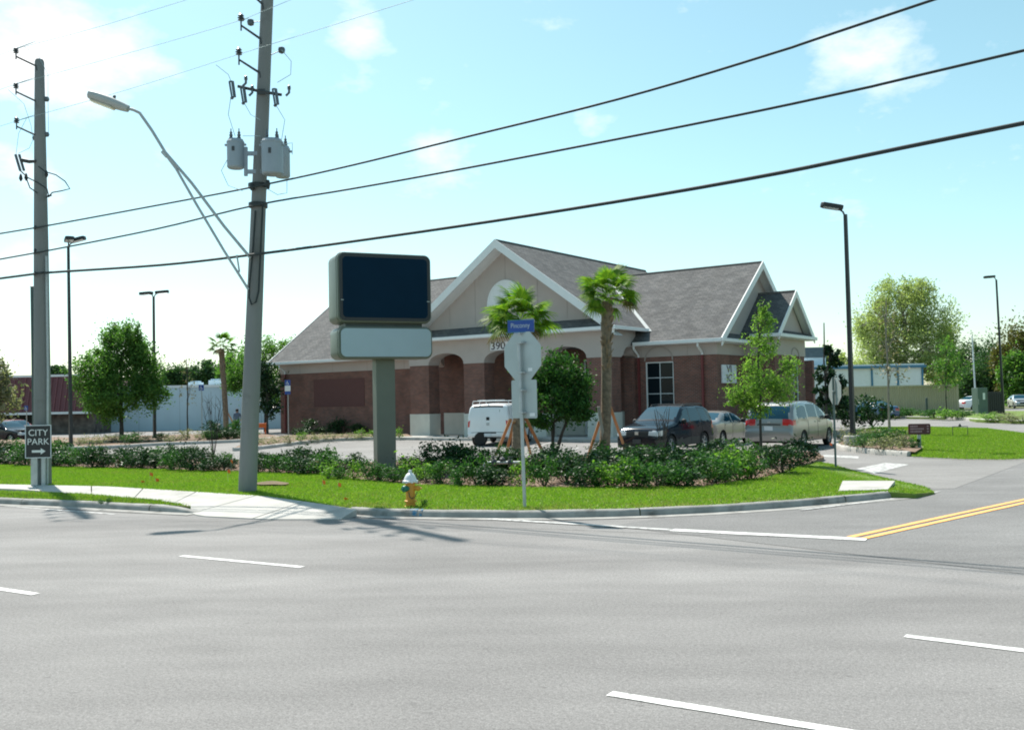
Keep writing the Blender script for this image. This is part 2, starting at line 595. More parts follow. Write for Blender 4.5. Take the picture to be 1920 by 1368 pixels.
sheet('ground', [(-700, -300), (700, -300), (700, 900), (-700, 900)], -0.06, ground_mat)
kc = G(700, 968)                                             # a spot on the far kerb line
rd = []
for a, b in ((-120, 3.2), (120, 3.2), (120, -45), (-120, -45)):
    q = kc + U * a + V * b
    rd.append((q.x, q.y))
sheet('main_road', rd, 0.0, asphalt)
s0, s1 = G(1600, 1010), G(1920, 940)
SD = (s1 - s0).normalized()
SN = Vector((SD.y, -SD.x, 0))
sr = []
for a, b in ((-1.2, -3.6), (110, -4.2), (110, 16), (-1.2, 16)):
    q = s0 + SD * a + SN * b
    sr.append((q.x, q.y))
sheet('side_road', sr, 0.004, asphalt_side)
lot = [G2(*p, 0.02) for p in ((-600, 852), (200, 853), (700, 876), (1130, 868), (1530, 862), (1600, 880), (1750, 915), (1790, 914), (1930, 862), (2200, 800))]
lot += [(60, 100), (-70, 100), (-70, 45)]
sheet('parking_lot', lot, 0.008, asphalt_lot)


def offset_line(line, d):
    ln = resample(smooth_line(line, 2), 0.35)
    out = []
    for i, p in enumerate(ln):
        t = (ln[min(i + 1, len(ln) - 1)] - ln[max(i - 1, 0)]).normalized()
        q = p + Vector((-t.y, t.x)) * d
        out.append((q.x, q.y))
    return out


def kerb(name, line, width=0.16, h=0.13, z0=-0.02, side=1, m=None, taper=0.0):
    """cast kerb along a line of ground points (road edge); it lies on the left of the line when side = 1"""
    ln = resample(smooth_line(line, 2), 0.35)
    prof = [(0.0, z0), (0.012, h * 0.62), (0.035, h * 0.9), (0.07, h), (width, h), (width, z0)]
    vs, fs = [], []
    n = len(prof)
    cut = 0.0
    for i, p in enumerate(ln):
        t = (ln[min(i + 1, len(ln) - 1)] - ln[max(i - 1, 0)]).normalized()
        nn = Vector((-t.y, t.x)) * side
        run = (len(ln) - 1 - i) * 0.35
        kz = 1.0 if taper <= 0 else max(0.12, min(1.0, run / taper))
        for a, z in prof:
            q = p + nn * a
            z = z * kz if z > 0 else z
            vs.append((q.x, q.y, z + 0.004 * math.sin(i * 1.7 + a * 9)))
    for i in range(len(ln) - 1):
        if i % 9 == 8: continue
        for k in range(n - 1):
            fs.append((i * n + k, i * n + k + 1, (i + 1) * n + k + 1, (i + 1) * n + k))
    for i in range(len(ln) - 1):
        if i % 9 == 8:                                        # open joint every three metres: shallow slot
            for k in range(n - 1):
                a, b = Vector(vs[i * n + k]), Vector(vs[i * n + k + 1])
                c, d = Vector(vs[(i + 1) * n + k + 1]), Vector(vs[(i + 1) * n + k])
                for f0, f1 in ((0, 0.478), (0.522, 1)):
                    j = len(vs)
                    vs += [tuple(a.lerp(d, f0)), tuple(b.lerp(c, f0)), tuple(b.lerp(c, f1)), tuple(a.lerp(d, f1))]
                    fs.append((j, j + 1, j + 2, j + 3))
    fs += [tuple(range(n)), tuple(range((len(ln) - 1) * n, len(ln) * n))[::-1]]
    b = MB()
    b.add(vs, fs)
    o = b.build(name, m or concrete_kerb, smooth=True)
    o['kind'] = 'structure'
    return ln


KLEFT = [G2(*p) for p in ((-500, 918), (-150, 938), (0, 945), (130, 950), (250, 957), (372, 963))]
KMAIN = [G2(*p) for p in ((640, 963), (690, 967), (800, 970), (1000, 972), (1200, 968), (1400, 958), (1550, 946), (1690, 932))]
kerb('kerb', KLEFT, taper=1.2)
kerb('kerb', KMAIN)
# gutter pan beside the kerbs
for ln in (KLEFT, KMAIN):
    l2 = smooth_line(ln, 2)
    po, pi_ = [], []
    for i, p in enumerate(l2):
        t = (l2[min(i + 1, len(l2) - 1)] - l2[max(i - 1, 0)]).normalized()
        nn = Vector((-t.y, t.x))
        pi_.append(p + nn * 0.01)
        po.append(p - nn * 0.30)
    sheet('gutter', [(p.x, p.y) for p in po] + [(p.x, p.y) for p in pi_[::-1]], 0.010, concrete_kerb)

LAWN_Z = 0.13
K_in = offset_line(KMAIN, 0.13)[2:-2]
lawn_front = [G2(*p, LAWN_Z) for p in ((-500, 872), (-150, 890), (0, 908), (200, 912), (330, 920), (500, 931), (590, 943), (660, 953))]
lawn_tip = [G2(*p, LAWN_Z) for p in ((1715, 922), (1752, 914), (1735, 905), (1660, 889), (1600, 876), (1560, 864), (1530, 860))]
lawn_back = [G2(*p, LAWN_Z) for p in ((1500, 872), (1450, 892), (1320, 912), (1150, 913), (1000, 914), (880, 910), (760, 908), (690, 900), (600, 889), (450, 884), (200, 877), (0, 871), (-300, 858), (-600, 846))]
LAWN = lawn_front + K_in + lawn_tip + lawn_back
lw = slab('lawn', LAWN, -0.03, LAWN_Z, soil)
for v_ in lw.data.vertices:
    if v_.co.z > 0 and v_.co.x > 7.4: v_.co.z -= 0.09 * min(1, (v_.co.x - 7.4) / 1.0)
BED = lawn_back[::-1] + [G2(*p, 0.12) for p in ((1545, 856), (1530, 846), (1400, 846), (1130, 853), (900, 862), (700, 866), (450, 862), (200, 853), (0, 848), (-600, 832))]
slab('planting_bed', BED, -0.03, 0.118, mulch_mat)
verge = offset_line(KLEFT, 0.13)[:-2] + [G2(*p, 0.13) for p in ((344, 946), (300, 938), (160, 926), (0, 920), (-200, 905), (-500, 886))]
slab('grass_verge', verge, -0.03, 0.125, soil)

# sidewalk: cast panels between two edges, each panel a piece of its own
sw = empty('sidewalk', G(200, 920))
sw['kind'] = 'structure'
top = resample([G2(*p, 0.10) for p in ((-500, 874), (-150, 892), (0, 910), (200, 914), (330, 922), (500, 933), (590, 946), (670, 958))], 0.3)
bot = resample([G2(*p, 0.06) for p in ((-500, 884), (-150, 906), (0, 921), (160, 927), (300, 940), (375, 962), (500, 968), (640, 968))], 0.3)


def along(ln, f):
    x = f * (len(ln) - 1)
    i = min(int(x), len(ln) - 2)
    return ln[i].lerp(ln[i + 1], x - i)


NP = 17
for i in range(NP):
    f0, f1 = i / NP + 0.0006, (i + 1) / NP - 0.0006
    tp = [along(top, f0 + (f1 - f0) * k / 5) for k in range(6)]
    bt = [along(bot, f0 + (f1 - f0) * k / 5) for k in range(6)]
    b = MB()
    vs, n = [], 6
    apron = lambda f: max(0.0, min(1.0, (f - 0.62) / 0.14))
    for k in range(6):
        f = f0 + (f1 - f0) * k / 5
        zb = 0.135 * (1 - apron(f)) + 0.016 * apron(f)
        zt = 0.139 if f < 0.9 else 0.139
        vs += [(tp[k].x, tp[k].y, zt), (bt[k].x, bt[k].y, zb), (tp[k].x, tp[k].y, -0.02), (bt[k].x, bt[k].y, -0.02)]
    fs = []
    for k in range(5):
        a, c = 4 * k, 4 * k + 4
        fs += [(a, a + 1, c + 1, c), (a + 1, a + 3, c + 3, c + 1), (a, c, c + 2, a + 2)]
    fs += [(0, 2, 3, 1), (20, 21, 23, 22)]
    b.add(vs, fs)
    o = b.build('slab', concrete)
    o.parent = sw
    o.matrix_parent_inverse = Matrix.Translation(-sw.location)

pad = [G2(*p, 0.145) for p in ((1572, 920), (1665, 917), (1678, 901), (1580, 901))]
slab('concrete_pad', pad, -0.02, 0.148, concrete)

# utility marks sprayed over the kerb
def kerb_mark(px0, px1, m):
    ln = resample(smooth_line(KMAIN, 2), 0.05)
    x0, x1 = G2(px0, 970)[0], G2(px1, 970)[0]
    vs, fs = [], []
    prof = [(-0.004, 0.02), (0.008, 0.083), (0.031, 0.12), (0.068, 0.1345), (0.12, 0.1375)]
    pts = [i for i, p in enumerate(ln) if x0 <= p.x <= x1]
    for i in pts:
        t = (ln[i + 1] - ln[i - 1]).normalized()
        for a, z in prof:
            q = ln[i] + Vector((-t.y, t.x)) * a
            vs.append((q.x, q.y, z + 0.004))
    k = len(prof)
    for i in range(len(pts) - 1):
        for j in range(k - 1): fs.append((i * k + j, i * k + j + 1, (i + 1) * k + j + 1, (i + 1) * k + j))
    b = MB()
    b.add(vs, fs)
    b.build('kerb_mark', m)['kind'] = 'structure'


spray_blue = mat('spray_blue', (0.04, 0.17, 0.30), 0.8, 0.3, 20, dirt=((0.25, 0.25, 0.24), 14, 0.45))
spray_purple = mat('spray_purple', (0.14, 0.06, 0.22), 0.8, 0.3, 20, dirt=((0.25, 0.25, 0.24), 14, 0.5))
kerb_mark(766, 782, spray_blue)
kerb_mark(784, 792, spray_blue)
kerb_mark(890, 898, spray_purple)
kerb_mark(1526, 1533, spray_purple)

# painted markings
MZ = 0.006


def stripe(name, a, b, wd, m, z=MZ):
    a, b = Vector((a[0], a[1])), Vector((b[0], b[1]))
    t = (b - a).normalized()
    nn = Vector((-t.y, t.x)) * wd / 2
    n = max(2, int((b - a).length / 0.25))
    L = [a.lerp(b, i / n) + nn * (1 + random.uniform(-.08, .08)) for i in range(n + 1)]
    Rr = [a.lerp(b, i / n) - nn * (1 + random.uniform(-.08, .08)) for i in range(n + 1)]
    return sheet(name, [(p.x, p.y) for p in L] + [(p.x, p.y) for p in Rr[::-1]], z, m)


stripe('lane_dash', G2(340, 1042), G2(567, 1063), 0.11, paint_white)
stripe('lane_dash', G2(-160, 1080), G2(67, 1114), 0.11, paint_white)
stripe('lane_dash', G2(1143, 1300), G2(1640, 1381), 0.11, paint_white)
stripe('lane_dash', G2(1697, 1192), G2(2010, 1231), 0.11, paint_white)
stripe('edge_line', G2(-300, 925), G2(215, 964), 0.10, paint_worn)
stripe('stop_line', G2(915, 973), G2(1260, 994), 0.16, paint_worn, MZ + 0.006)
stripe('stop_line', G2(1260, 994), G2(1625, 1012), 0.24, paint_white, MZ + 0.006)
nn = SN * 0.10
for k in (-1, 1):
    q0, q1 = s0 + SN * 0.105 * k + SD * 0.1, s0 + SN * 0.105 * k + SD * 60
    stripe('yellow_line', q0, q1, 0.115, paint_yellow, MZ + 0.006)
q = [G2(*p) for p in ((1500, 957), (1600, 945), (1700, 932), (1760, 922))]
for a, b in zip(q[:-1], q[1:]): stripe('edge_line', a, b, 0.09, paint_worn, MZ + 0.008)
sheet('driveway_stop_bar', [G2(*p, 0.03) for p in ((1605, 877), (1660, 866), (1705, 869), (1640, 886))], 0.013, paint_worn)
sheet('driveway_line', [G2(*p, 0.03) for p in ((1525, 850), (1525, 854), (1610, 858), (1610, 854))], 0.013, paint_worn)
for a, b in (((560, 849), (690, 850)), ((790, 838), (860, 836)), ((1040, 852), (1085, 838)), ((1330, 852), (1400, 838)), ((1000, 838), (1040, 826))):
    stripe('bay_line', G2(*a, 0.03), G2(*b, 0.03), 0.11, paint_worn, 0.013)
# old cracks and sealed joints across the asphalt
crack_mat = mat('crack_mat', (0.085, 0.085, 0.085), 0.9, 0.1, 8)
for pts, wd in ((((300, 978), (560, 975), (800, 985), (1050, 992), (1300, 1003), (1500, 1008)), 0.02),):
    ln = resample(smooth_line([G2(*p) for p in pts], 2), 0.12)
    a, b = [], []
    for i, p in enumerate(ln):
        t = (ln[min(i + 1, len(ln) - 1)] - ln[max(i - 1, 0)]).normalized()
        nn2 = Vector((-t.y, t.x))
        j = random.uniform(-.03, .03)
        ww = wd * random.uniform(.35, 1) / 2
        a.append(p + nn2 * (j + ww))
        b.append(p + nn2 * (j - ww))
    sheet('crack', [(p.x, p.y) for p in a] + [(p.x, p.y) for p in b[::-1]], 0.0075, crack_mat)

# parking islands and the walk along the bank
ISL = 0.16
K1 = [G2(*p) for p in ((-200, 844), (120, 844), (215, 841), (300, 835), (420, 831), (505, 826), (528, 822))]
isle_left = offset_line(K1, 0.12) + [G2(*p, ISL) for p in ((480, 811), (300, 815), (150, 820), (-200, 812))]
slab('planting_island', isle_left, -0.03, ISL, mulch_mat)
kerb('kerb', K1, 0.16, 0.17, side=1, m=concrete)
K2 = [G2(*p) for p in ((440, 846), (500, 842), (560, 833), (640, 826), (780, 823), (920, 826), (1090, 828))]
isle_mid = [q for q in offset_line(K2, 0.12) if q[0] < G2(775, 824)[0]] + [G2(*p, ISL) for p in ((760, 812), (540, 815), (470, 826))]
slab('planting_island', isle_mid, -0.03, ISL, mulch_mat)
kerb('kerb', K2, 0.16, 0.17, side=1, m=concrete)
K3 = [G2(*p) for p in ((1600, 826), (1566, 834), (1562, 841), (1600, 848), (1660, 853), (1700, 856))]
isle_r = offset_line(K3, 0.12) + [G2(*p, .05) for p in ((1712, 853), (1740, 854), (1800, 857), (1880, 858), (2100, 850), (2100, 815), (1920, 811), (1850, 802), (1740, 799), (1640, 800))]
slab('grass_island', isle_r, -0.03, 0.05, soil)
kerb('kerb', K3, 0.16, 0.17, side=1, m=concrete)
bed_r = offset_line(K3, 0.16) + [G2(*p, ISL) for p in ((1716, 847), (1730, 838), (1700, 815), (1610, 812))]
sheet('planting_bed', bed_r, ISL, mulch_mat)
far_r = [G2(*p, ISL) for p in ((1600, 781), (1690, 781), (1810, 783), (1830, 787), (1920, 790), (2200, 790), (2200, 770), (1600, 770))]
slab('far_planting_strip', far_r, -0.03, ISL, soil)
kerb('kerb', [G2(*p) for p in ((1560, 783), (1690, 785), (1800, 787), (1835, 791), (1920, 794), (2200, 794))], 0.2, 0.2, side=1, m=concrete)


# ------------------------------------------------------------------ foliage helpers
def in_poly(P, x, y):
    P = np.asarray(P, float)
    res = np.zeros(len(x), bool)
    j = len(P) - 1
    for i in range(len(P)):
        xi, yi, xj, yj = P[i, 0], P[i, 1], P[j, 0], P[j, 1]
        if yi != yj:
            c = ((yi > y) != (yj > y)) & (x < (xj - xi) * (y - yi) / (yj - yi) + xi)
            res ^= c
        j = i
    return res


def scatter(poly, n, xlim=None):
    P = np.asarray(poly, float)
    lo, hi = P.min(0), P.max(0)
    if xlim: lo[0], hi[0] = max(lo[0], xlim[0]), min(hi[0], xlim[1])
    out = np.zeros((0, 2))
    while len(out) < n:
        q = RNG.uniform(lo, hi, (n * 2, 2))
        q = q[in_poly(P, q[:, 0], q[:, 1])]
        out = np.vstack([out, q])
    return out[:n]


def patchy(q):
    """0..1 field of worn patches"""
    x, y = q[:, 0], q[:, 1]
    f = np.sin(x * 1.1 + 1.7 * np.sin(y * .9)) + np.sin(y * 2.3 + 1.3 * np.sin(x * .7 + 1)) + .7 * np.sin(x * 3.1 - y * 2.2) + .5 * np.sin(x * 6.3 + y * 5.1)
    return 1 / (1 + np.exp(-1.6 * f))


def kerb_near(q):
    k = np.array(K_in)
    d = np.min(np.hypot(q[:, None, 0] - k[None, ::4, 0], q[:, None, 1] - k[None, ::4, 1]), 1)
    return np.clip(1 - d / 1.3, 0, 1)


def scatter_lawn(n, dry=False):
    q = scatter(LAWN, n, lim)
    q = q[~in_poly(pad, q[:, 0], q[:, 1])]
    w_ = np.clip(.07 + .30 * patchy(q) ** 2 + .6 * kerb_near(q) * patchy(q) + .25 * kerb_near(q), 0, .95)
    u = RNG.uniform(0, 1, len(q))
    return q[u < w_] if dry else q[u > w_ * .75]


def fast_mesh(name, verts, k, mat_):
    """N faces of k corners each, verts (N*k,3)"""
    N = len(verts) // k
    me = bpy.data.meshes.new(name)
    me.vertices.add(N * k)
    me.vertices.foreach_set('co', np.ascontiguousarray(verts, np.float32).ravel())
    me.loops.add(N * k)
    me.loops.foreach_set('vertex_index', np.arange(N * k, dtype=np.int32))
    me.polygons.add(N)
    me.polygons.foreach_set('loop_start', np.arange(0, N * k, k, dtype=np.int32))
    me.update(calc_edges=True)
    me.materials.append(mat_)
    return me


def blades(name, pts, z, lo, hi, wd, m):
    n = len(pts)
    a = RNG.uniform(0, 2 * np.pi, n)
    h = RNG.uniform(lo, hi, n)
    lean = RNG.normal(0, 0.45, (n, 2)) * h[:, None]
    zz = np.full(n, z)
    if z > 0.1: zz = np.where(pts[:, 0] > 7.4, z - 0.09 * np.clip((pts[:, 0] - 7.4) / 1.0, 0, 1), z)
    b = np.stack([pts[:, 0], pts[:, 1], zz], 1)
    dx = np.stack([np.cos(a), np.sin(a), np.zeros(n)], 1) * wd
    tip = b + np.stack([lean[:, 0], lean[:, 1], h], 1)
    v = np.stack([b - dx, b + dx, tip], 1).reshape(-1, 3)
    o = link_mesh(name, fast_mesh(name, v, 3, m))
    return o


lim = (-20, 12)
tag(blades('lawn_grass', scatter_lawn(260000), LAWN_Z - 0.005, 0.018, 0.055, 0.010, L_grass), 'short bright green grass covering the roadside lawn', 'grass', kind='stuff')
tag(blades('dry_grass', np.vstack([scatter_lawn(230000, True), scatter(verge, 14000, lim)]), 0.124, 0.02, 0.055, 0.010, L_straw), 'straw coloured grass blades mixed through the lawn and verge', 'grass', kind='stuff')
tag(blades('verge_grass', scatter(verge, 26000, lim), 0.12, 0.02, 0.075, 0.009, L_grass), 'patchy grass on the narrow verge beside the kerb', 'grass', kind='stuff')
grass_r = [G2(*p, .05) for p in ((1708, 855), (1740, 857), (1800, 860), (1880, 861), (2090, 853), (2090, 816), (1920, 812), (1850, 803), (1740, 800), (1640, 801), (1600, 808), (1700, 815), (1733, 838))]
tag(blades('island_grass', scatter(grass_r, 120000), 0.045, 0.03, 0.075, 0.013, L_grass), 'sunlit green grass on the island by the driveway', 'grass', kind='stuff')
tag(blades('island_dry_grass', scatter(grass_r, 30000), 0.045, 0.03, 0.07, 0.013, L_straw), 'dry blades in the island grass by the driveway', 'grass', kind='stuff')
# mulch chips
mp_ = scatter(BED, 26000, lim)
n = len(mp_)
c = np.stack([mp_[:, 0], mp_[:, 1], RNG.uniform(0.12, 0.145, n)], 1)
a1 = RNG.normal(0, 1, (n, 3)); a1[:, 2] *= 0.25; a1 /= np.linalg.norm(a1, axis=1)[:, None]
a2 = np.cross(a1, RNG.normal(0, 0.4, (n, 3)) + np.array([0, 0, 1.0])); a2 /= np.linalg.norm(a2, axis=1)[:, None]
v = np.stack([c - a1 * .035 - a2 * .014, c + a1 * .035 - a2 * .014, c + a1 * .035 + a2 * .014, c - a1 * .035 + a2 * .014], 1).reshape(-1, 3)
L_chip = leaf_mat('leaf_chip', (0.12, 0.075, 0.055), (0.40, 0.29, 0.23), 0.05, 0.9)
tag(link_mesh('mulch', fast_mesh('mulch', v, 4, L_chip)), 'brown wood chip mulch under the hedge shrubs', 'mulch', kind='stuff')


def leaf_verts(c, size, up=0.25, aspect=0.45, rng=RNG):
    """leaf shaped quads round centres c (N,3)"""
    n = len(c)
    s = (size * rng.uniform(0.6, 1.35, n))[:, None]
    d = rng.normal(0, 1, (n, 3)); d[:, 2] += up
    d /= np.linalg.norm(d, axis=1)[:, None]
    e = np.cross(d, rng.normal(0, 1, (n, 3)))
    e /= np.linalg.norm(e, axis=1)[:, None] + 1e-9
    nrm = np.cross(d, e)
    return np.stack([c - d * s, c + e * s * aspect + nrm * s * .12, c + d * s, c - e * s * aspect + nrm * s * .12], 1).reshape(-1, 3)


def clump_points(center, rad, n, clumps, tight=0.22, shell=0.55, rng=RNG):
    """leaf centres gathered in clumps that sit mostly in the outer shell of an ellipsoid"""
    d = rng.normal(0, 1, (clumps, 3))
    d /= np.linalg.norm(d, axis=1)[:, None]
    r = rng.uniform(shell ** 2, 1.0, clumps) ** 0.5
    cc = d * r[:, None]
    k = rng.integers(0, clumps, n)
    sc = rng.uniform(0.5, 1.5, clumps)[k][:, None]
    p = cc[k] + rng.normal(0, tight, (n, 3)) * sc
    return np.asarray(center) + p * np.asarray(rad), np.asarray(center) + cc * np.asarray(rad)


def make_tree(name, label, base, trunk_top, r0, lumps, leaf, lm, bk, group=None, clumps=26, tight=0.2, lean=(0, 0), trunk_bend=0.05, cat='tree', shell=0.45, multi=1, twig=0.012, rtop=0.35):
    """lumps: (dx,dy,z,rx,ry,rz,leaves) about the base; limbs run from the trunk into each lump and its clumps"""
    e = empty(name, base, 0, label, cat, group)
    t = MB()
    stems = []
    for sidx in range(multi):
        a = 2 * math.pi * sidx / multi + 0.6
        spread = 0.0 if multi == 1 else 0.22 * trunk_top
        pts, rad = [], []
        for i in range(7):
            f = i / 6
            pts.append((lean[0] * f + math.cos(a) * spread * f + random.uniform(-1, 1) * trunk_bend * f, lean[1] * f + math.sin(a) * spread * f + random.uniform(-1, 1) * trunk_bend * f, trunk_top * f - 0.05))
            rad.append(r0 * (1.25 if i == 0 else 1) * (1 - (1 - rtop) * f))
        t.tube(pts, rad, 8)
        stems.append(pts)
    allv = []
    for (dx, dy, z, rx, ry, rz, n) in lumps:
        P, C = clump_points((dx, dy, z), (rx, ry, rz), n, clumps, tight, shell)
        allv.append(leaf_verts(P, leaf))
        st = random.choice(stems)
        f = min(0.98, max(0.35, (z - rz * 0.7) / max(trunk_top, 0.1)))
        i = min(5, int(f * 6))
        s_ = Vector(st[i])
        mid = s_.lerp(Vector((dx, dy, z)), 0.55) + Vector((0, 0, 0.12 * rz))
        t.tube([s_, mid, (dx, dy, z)], [r0 * .5, r0 * .32, r0 * .18], 6)
        for q in C[:max(6, clumps // 2)]:
            q = Vector(q)
            m2 = Vector((dx, dy, z)).lerp(q, 0.5) + Vector((random.uniform(-.1, .1) * rx, random.uniform(-.1, .1) * ry, 0.06 * rz))
            b0 = mid if random.random() < 0.5 else Vector((dx, dy, z))
            t.tube([b0, m2, q], [r0 * .2, twig * 1.2, twig * 0.6], 4)
    t.build('trunk', bk, e, smooth=True)
    link_mesh('crown', fast_mesh('crown', np.vstack(allv), 4, lm), None, e)
    return e


# ------------------------------------------------------------------ the bank building
BO = Vector((4.86, 46.9, 0.05))
bank = empty('bank_building', BO, -R_(35.5), 'single storey brick and stucco bank with shingled gables and arched portico', 'building')


def part(name, m, parent, bevel=0.0, smooth=False):
    def deco(fn):
        b = MB()
        fn(b)
        return b.build(name, m, parent, smooth=smooth, bevel=bevel)
    return deco


def boxpart(name, m, parent, *bxs, bevel=0.0):
    o = None
    for q in bxs:
        b = MB()
        b.box(*q)
        o = b.build(name, m, parent, bevel=bevel)
    return o


def text_mesh(name, s, size, m, parent, M, ext=0.004, align='CENTER', sx=1.0):
    cu = bpy.data.curves.new(name, 'FONT')
    cu.body = s
    cu.size = size
    cu.align_x, cu.align_y = align, 'CENTER'
    cu.extrude = ext
    cu.space_line = 0.9
    ob = bpy.data.objects.new('tmp_text', cu)
    me = bpy.data.meshes.new_from_object(ob)
    bpy.data.objects.remove(ob)
    me.transform(M @ Matrix.Diagonal((sx, 1, 1, 1)))
    me.name = name
    me.materials.clear()
    me.materials.append(m)
    return link_mesh(name, me, None, parent)


FRONT = Matrix.Rotation(R_(90), 4, 'X')              # text upright, read from -y
SIDE = Matrix.Rotation(R_(90), 4, 'Z') @ Matrix.Rotation(R_(90), 4, 'X')   # read from +x

BT = 4.0      # top of the brickwork
# left wing
boxpart('brick_wall', brick, bank, (-27.5, -13.1, 3.0, 3.3, 0, BT))
boxpart('brick_wall', brick, bank, (-27.5, -27.2, 3.3, 17, 0, BT))
boxpart('brick_wall', brick, bank, (-27.2, 4.4, 16.7, 17, 0, BT))
boxpart('stucco_band', stucco, bank, (-27.54, -13.1, 2.96, 3.3, BT, 4.86))
boxpart('stucco_band', stucco, bank, (-27.54, -27.2, 3.3, 17, BT, 4.86))
o = boxpart('wall_panel', mat('brick_plain', (0.12, 0.052, 0.048), 0.9, 0.05, 3), bank, (-24.2, -19.6, 2.975, 2.999, 1.75, 3.55))
o['label'] = 'plain dark panel where a wall sign used to be'
# right wing front wall round its window
WX0, WX1, WZ0, WZ1 = 0.55, 2.1, 0.55, 3.75
boxpart('brick_wall', brick, bank, (-0.3, WX0, 2.5, 2.8, 0, BT), (WX1, 4.4, 2.5, 2.8, 0, BT), (WX0, WX1, 2.5, 2.8, 0, WZ0), (WX0, WX1, 2.5, 2.8, WZ1, BT))
boxpart('brick_wall', brick, bank, (4.1, 4.4, 2.8, 6.0, 0, BT), (4.1, 4.4, 10.5, 13, 0, BT))
boxpart('stucco_band', stucco, bank, (-0.3, 4.44, 2.46, 2.8, BT, 4.78))
boxpart('stucco_band', stucco, bank, (4.1, 4.44, 2.8, 6.0, BT, 4.78), (4.1, 4.44, 10.5, 13, BT, 4.78))
# thin control joints in the stucco
jb = MB()
for u in (-25.5, -22.4, -19.3, -16.2): jb.box(u - .012, u + .012, 2.95, 2.959, BT, 4.84)
for u in (0.35, 2.9): jb.box(u - .012, u + .012, 2.45, 2.459, BT + .02, 4.76)
for u in (-12.4, -8.5, -4.6, -0.75): jb.box(u - .012, u + .012, -0.011, -0.002, 4.05, 5.38)
for u in (-10.4, -8.6, -6.55, -4.5, -2.7):
    jb.box(u - .012, u + .012, 0.339, 0.348, 6.1, 10.0 - abs(u + 6.55) * .71)
jb.build('control_joint', stucco_line, bank)['kind'] = 'stuff'


def window(x0, x1, y, z0, z1, nx, nz, fr=0.06, parent=bank, side=False):
    """frame, panes and glazing bars; on a -y wall, or on a +x wall when side"""
    def B(b, a0, a1, d0, d1, c0, c1):
        if side: b.box(y - d1, y - d0, a0, a1, c0, c1)
        else: b.box(a0, a1, y + d0, y + d1, c0, c1)
    b = MB()
    B(b, x0, x0 + fr, .04, .12, z0, z1); B(b, x1 - fr, x1, .04, .12, z0, z1)
    B(b, x0 + fr, x1 - fr, .04, .12, z1 - fr, z1); B(b, x0 + fr, x1 - fr, .04, .12, z0, z0 + fr)
    f = b.build('window', white_trim, parent)
    b = MB()
    for i in range(1, nx):
        u = x0 + (x1 - x0) * i / nx
        B(b, u - .018, u + .018, .06, .10, z0 + fr, z1 - fr)
    for k in range(1, nz):
        z = z0 + (z1 - z0) * k / nz
        B(b, x0 + fr, x1 - fr, .064, .097, z - .018, z + .018)
    if nx > 1 or nz > 1: b.build('glazing_bar', alu, f)
    for i in range(nx):
        for k in range(nz):
            b = MB()
            B(b, x0 + fr + (x1 - x0 - 2 * fr) * i / nx + .004, x0 + fr + (x1 - x0 - 2 * fr) * (i + 1) / nx - .004, .085, .09,
              z0 + fr + (z1 - z0 - 2 * fr) * k / nz + .004, z0 + fr + (z1 - z0 - 2 * fr) * (k + 1) / nz - .004)
            b.build('pane', glass, f)
    return f


window(WX0, WX1, 2.5, WZ0, WZ1, 2, 4)
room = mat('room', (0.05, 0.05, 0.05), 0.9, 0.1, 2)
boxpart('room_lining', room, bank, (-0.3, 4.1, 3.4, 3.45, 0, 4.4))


def arch_line(b, cx, cz, r, y0, y1, th, n=20, rise=1.0, side=False):
    for i in range(n):
        a0, a1 = math.pi * i / n, math.pi * (i + 1) / n
        q = [(cx + math.cos(a) * rr, cz + math.sin(a) * rr * rise) for a, rr in ((a0, r), (a1, r), (a1, r + th), (a0, r + th))]
        if side: vs = [(y, p[0], p[1]) for y in (y0, y1) for p in q]
        else: vs = [(p[0], y, p[1]) for y in (y0, y1) for p in q]
        b.add(vs, [(0, 1, 2, 3), (4, 7, 6, 5), (0, 4, 5, 1), (1, 5, 6, 2), (2, 6, 7, 3), (3, 7, 4, 0)])


b = MB()
arch_line(b, (WX0 + WX1) / 2, WZ1 + 0.05, 0.74, 2.43, 2.457, 0.07, rise=0.9)
b.build('arch_moulding', stucco_line, bank)
# small projecting bay on the right
boxpart('brick_wall', brick, bank, (4.1, 6.0, 6.0, 6.3, 0, BT))
boxpart('brick_wall', brick, bank, (4.1, 6.0, 10.2, 10.5, 0, BT))
boxpart('brick_wall', brick, bank, (5.7, 6.0, 6.3, 8.3, 0, BT), (5.7, 6.0, 9.5, 10.2, 0, BT), (5.7, 6.0, 8.3, 9.5, 0, 0.6), (5.7, 6.0, 8.3, 9.5, 3.8, BT))
window(8.3, 9.5, 6.0, 0.6, 3.8, 2, 4, side=True)
boxpart('stucco_band', stucco, bank, (4.1, 6.04, 5.96, 10.54, BT, 5.02))
b = MB()
arch_line(b, 8.9, 3.85, 0.6, 6.041, 6.07, 0.07, rise=0.9, side=True)
b.build('arch_moulding', stucco_line, bank)

# portico: four piers, arched stucco front, back wall with doors
COLS = [(-13.1, -11.7), (-9.2, -7.8), (-5.3, -3.9), (-1.4, 0.0)]
for a, c in COLS:
    boxpart('brick_pier', brick, bank, (a, c, 0, 0.9, 1.28, BT - .003))
    boxpart('pier_base', stone_base, bank, (a - .03, c + .03, -.03, .93, 0, 1.28), bevel=0.015)
poly = [(-13.14, 4.0)]
for (a, c), (d, e_) in zip(COLS[:-1], COLS[1:]):
    poly.append((c, 4.0))
    for i in range(1, 16):
        an = math.pi * (1 - i / 16)
        poly.append(((c + d) / 2 + (d - c) / 2 * math.cos(an), 4.0 + 0.62 * math.sin(an) ** 0.85))
    poly.append((d, 4.0))
poly += [(0.04, 4.0), (0.04, 5.42), (-13.14, 5.42)]
b = MB()
b.prism(poly, 0.02, -0.94, XZ)
b.build('arcade', stucco, bank)
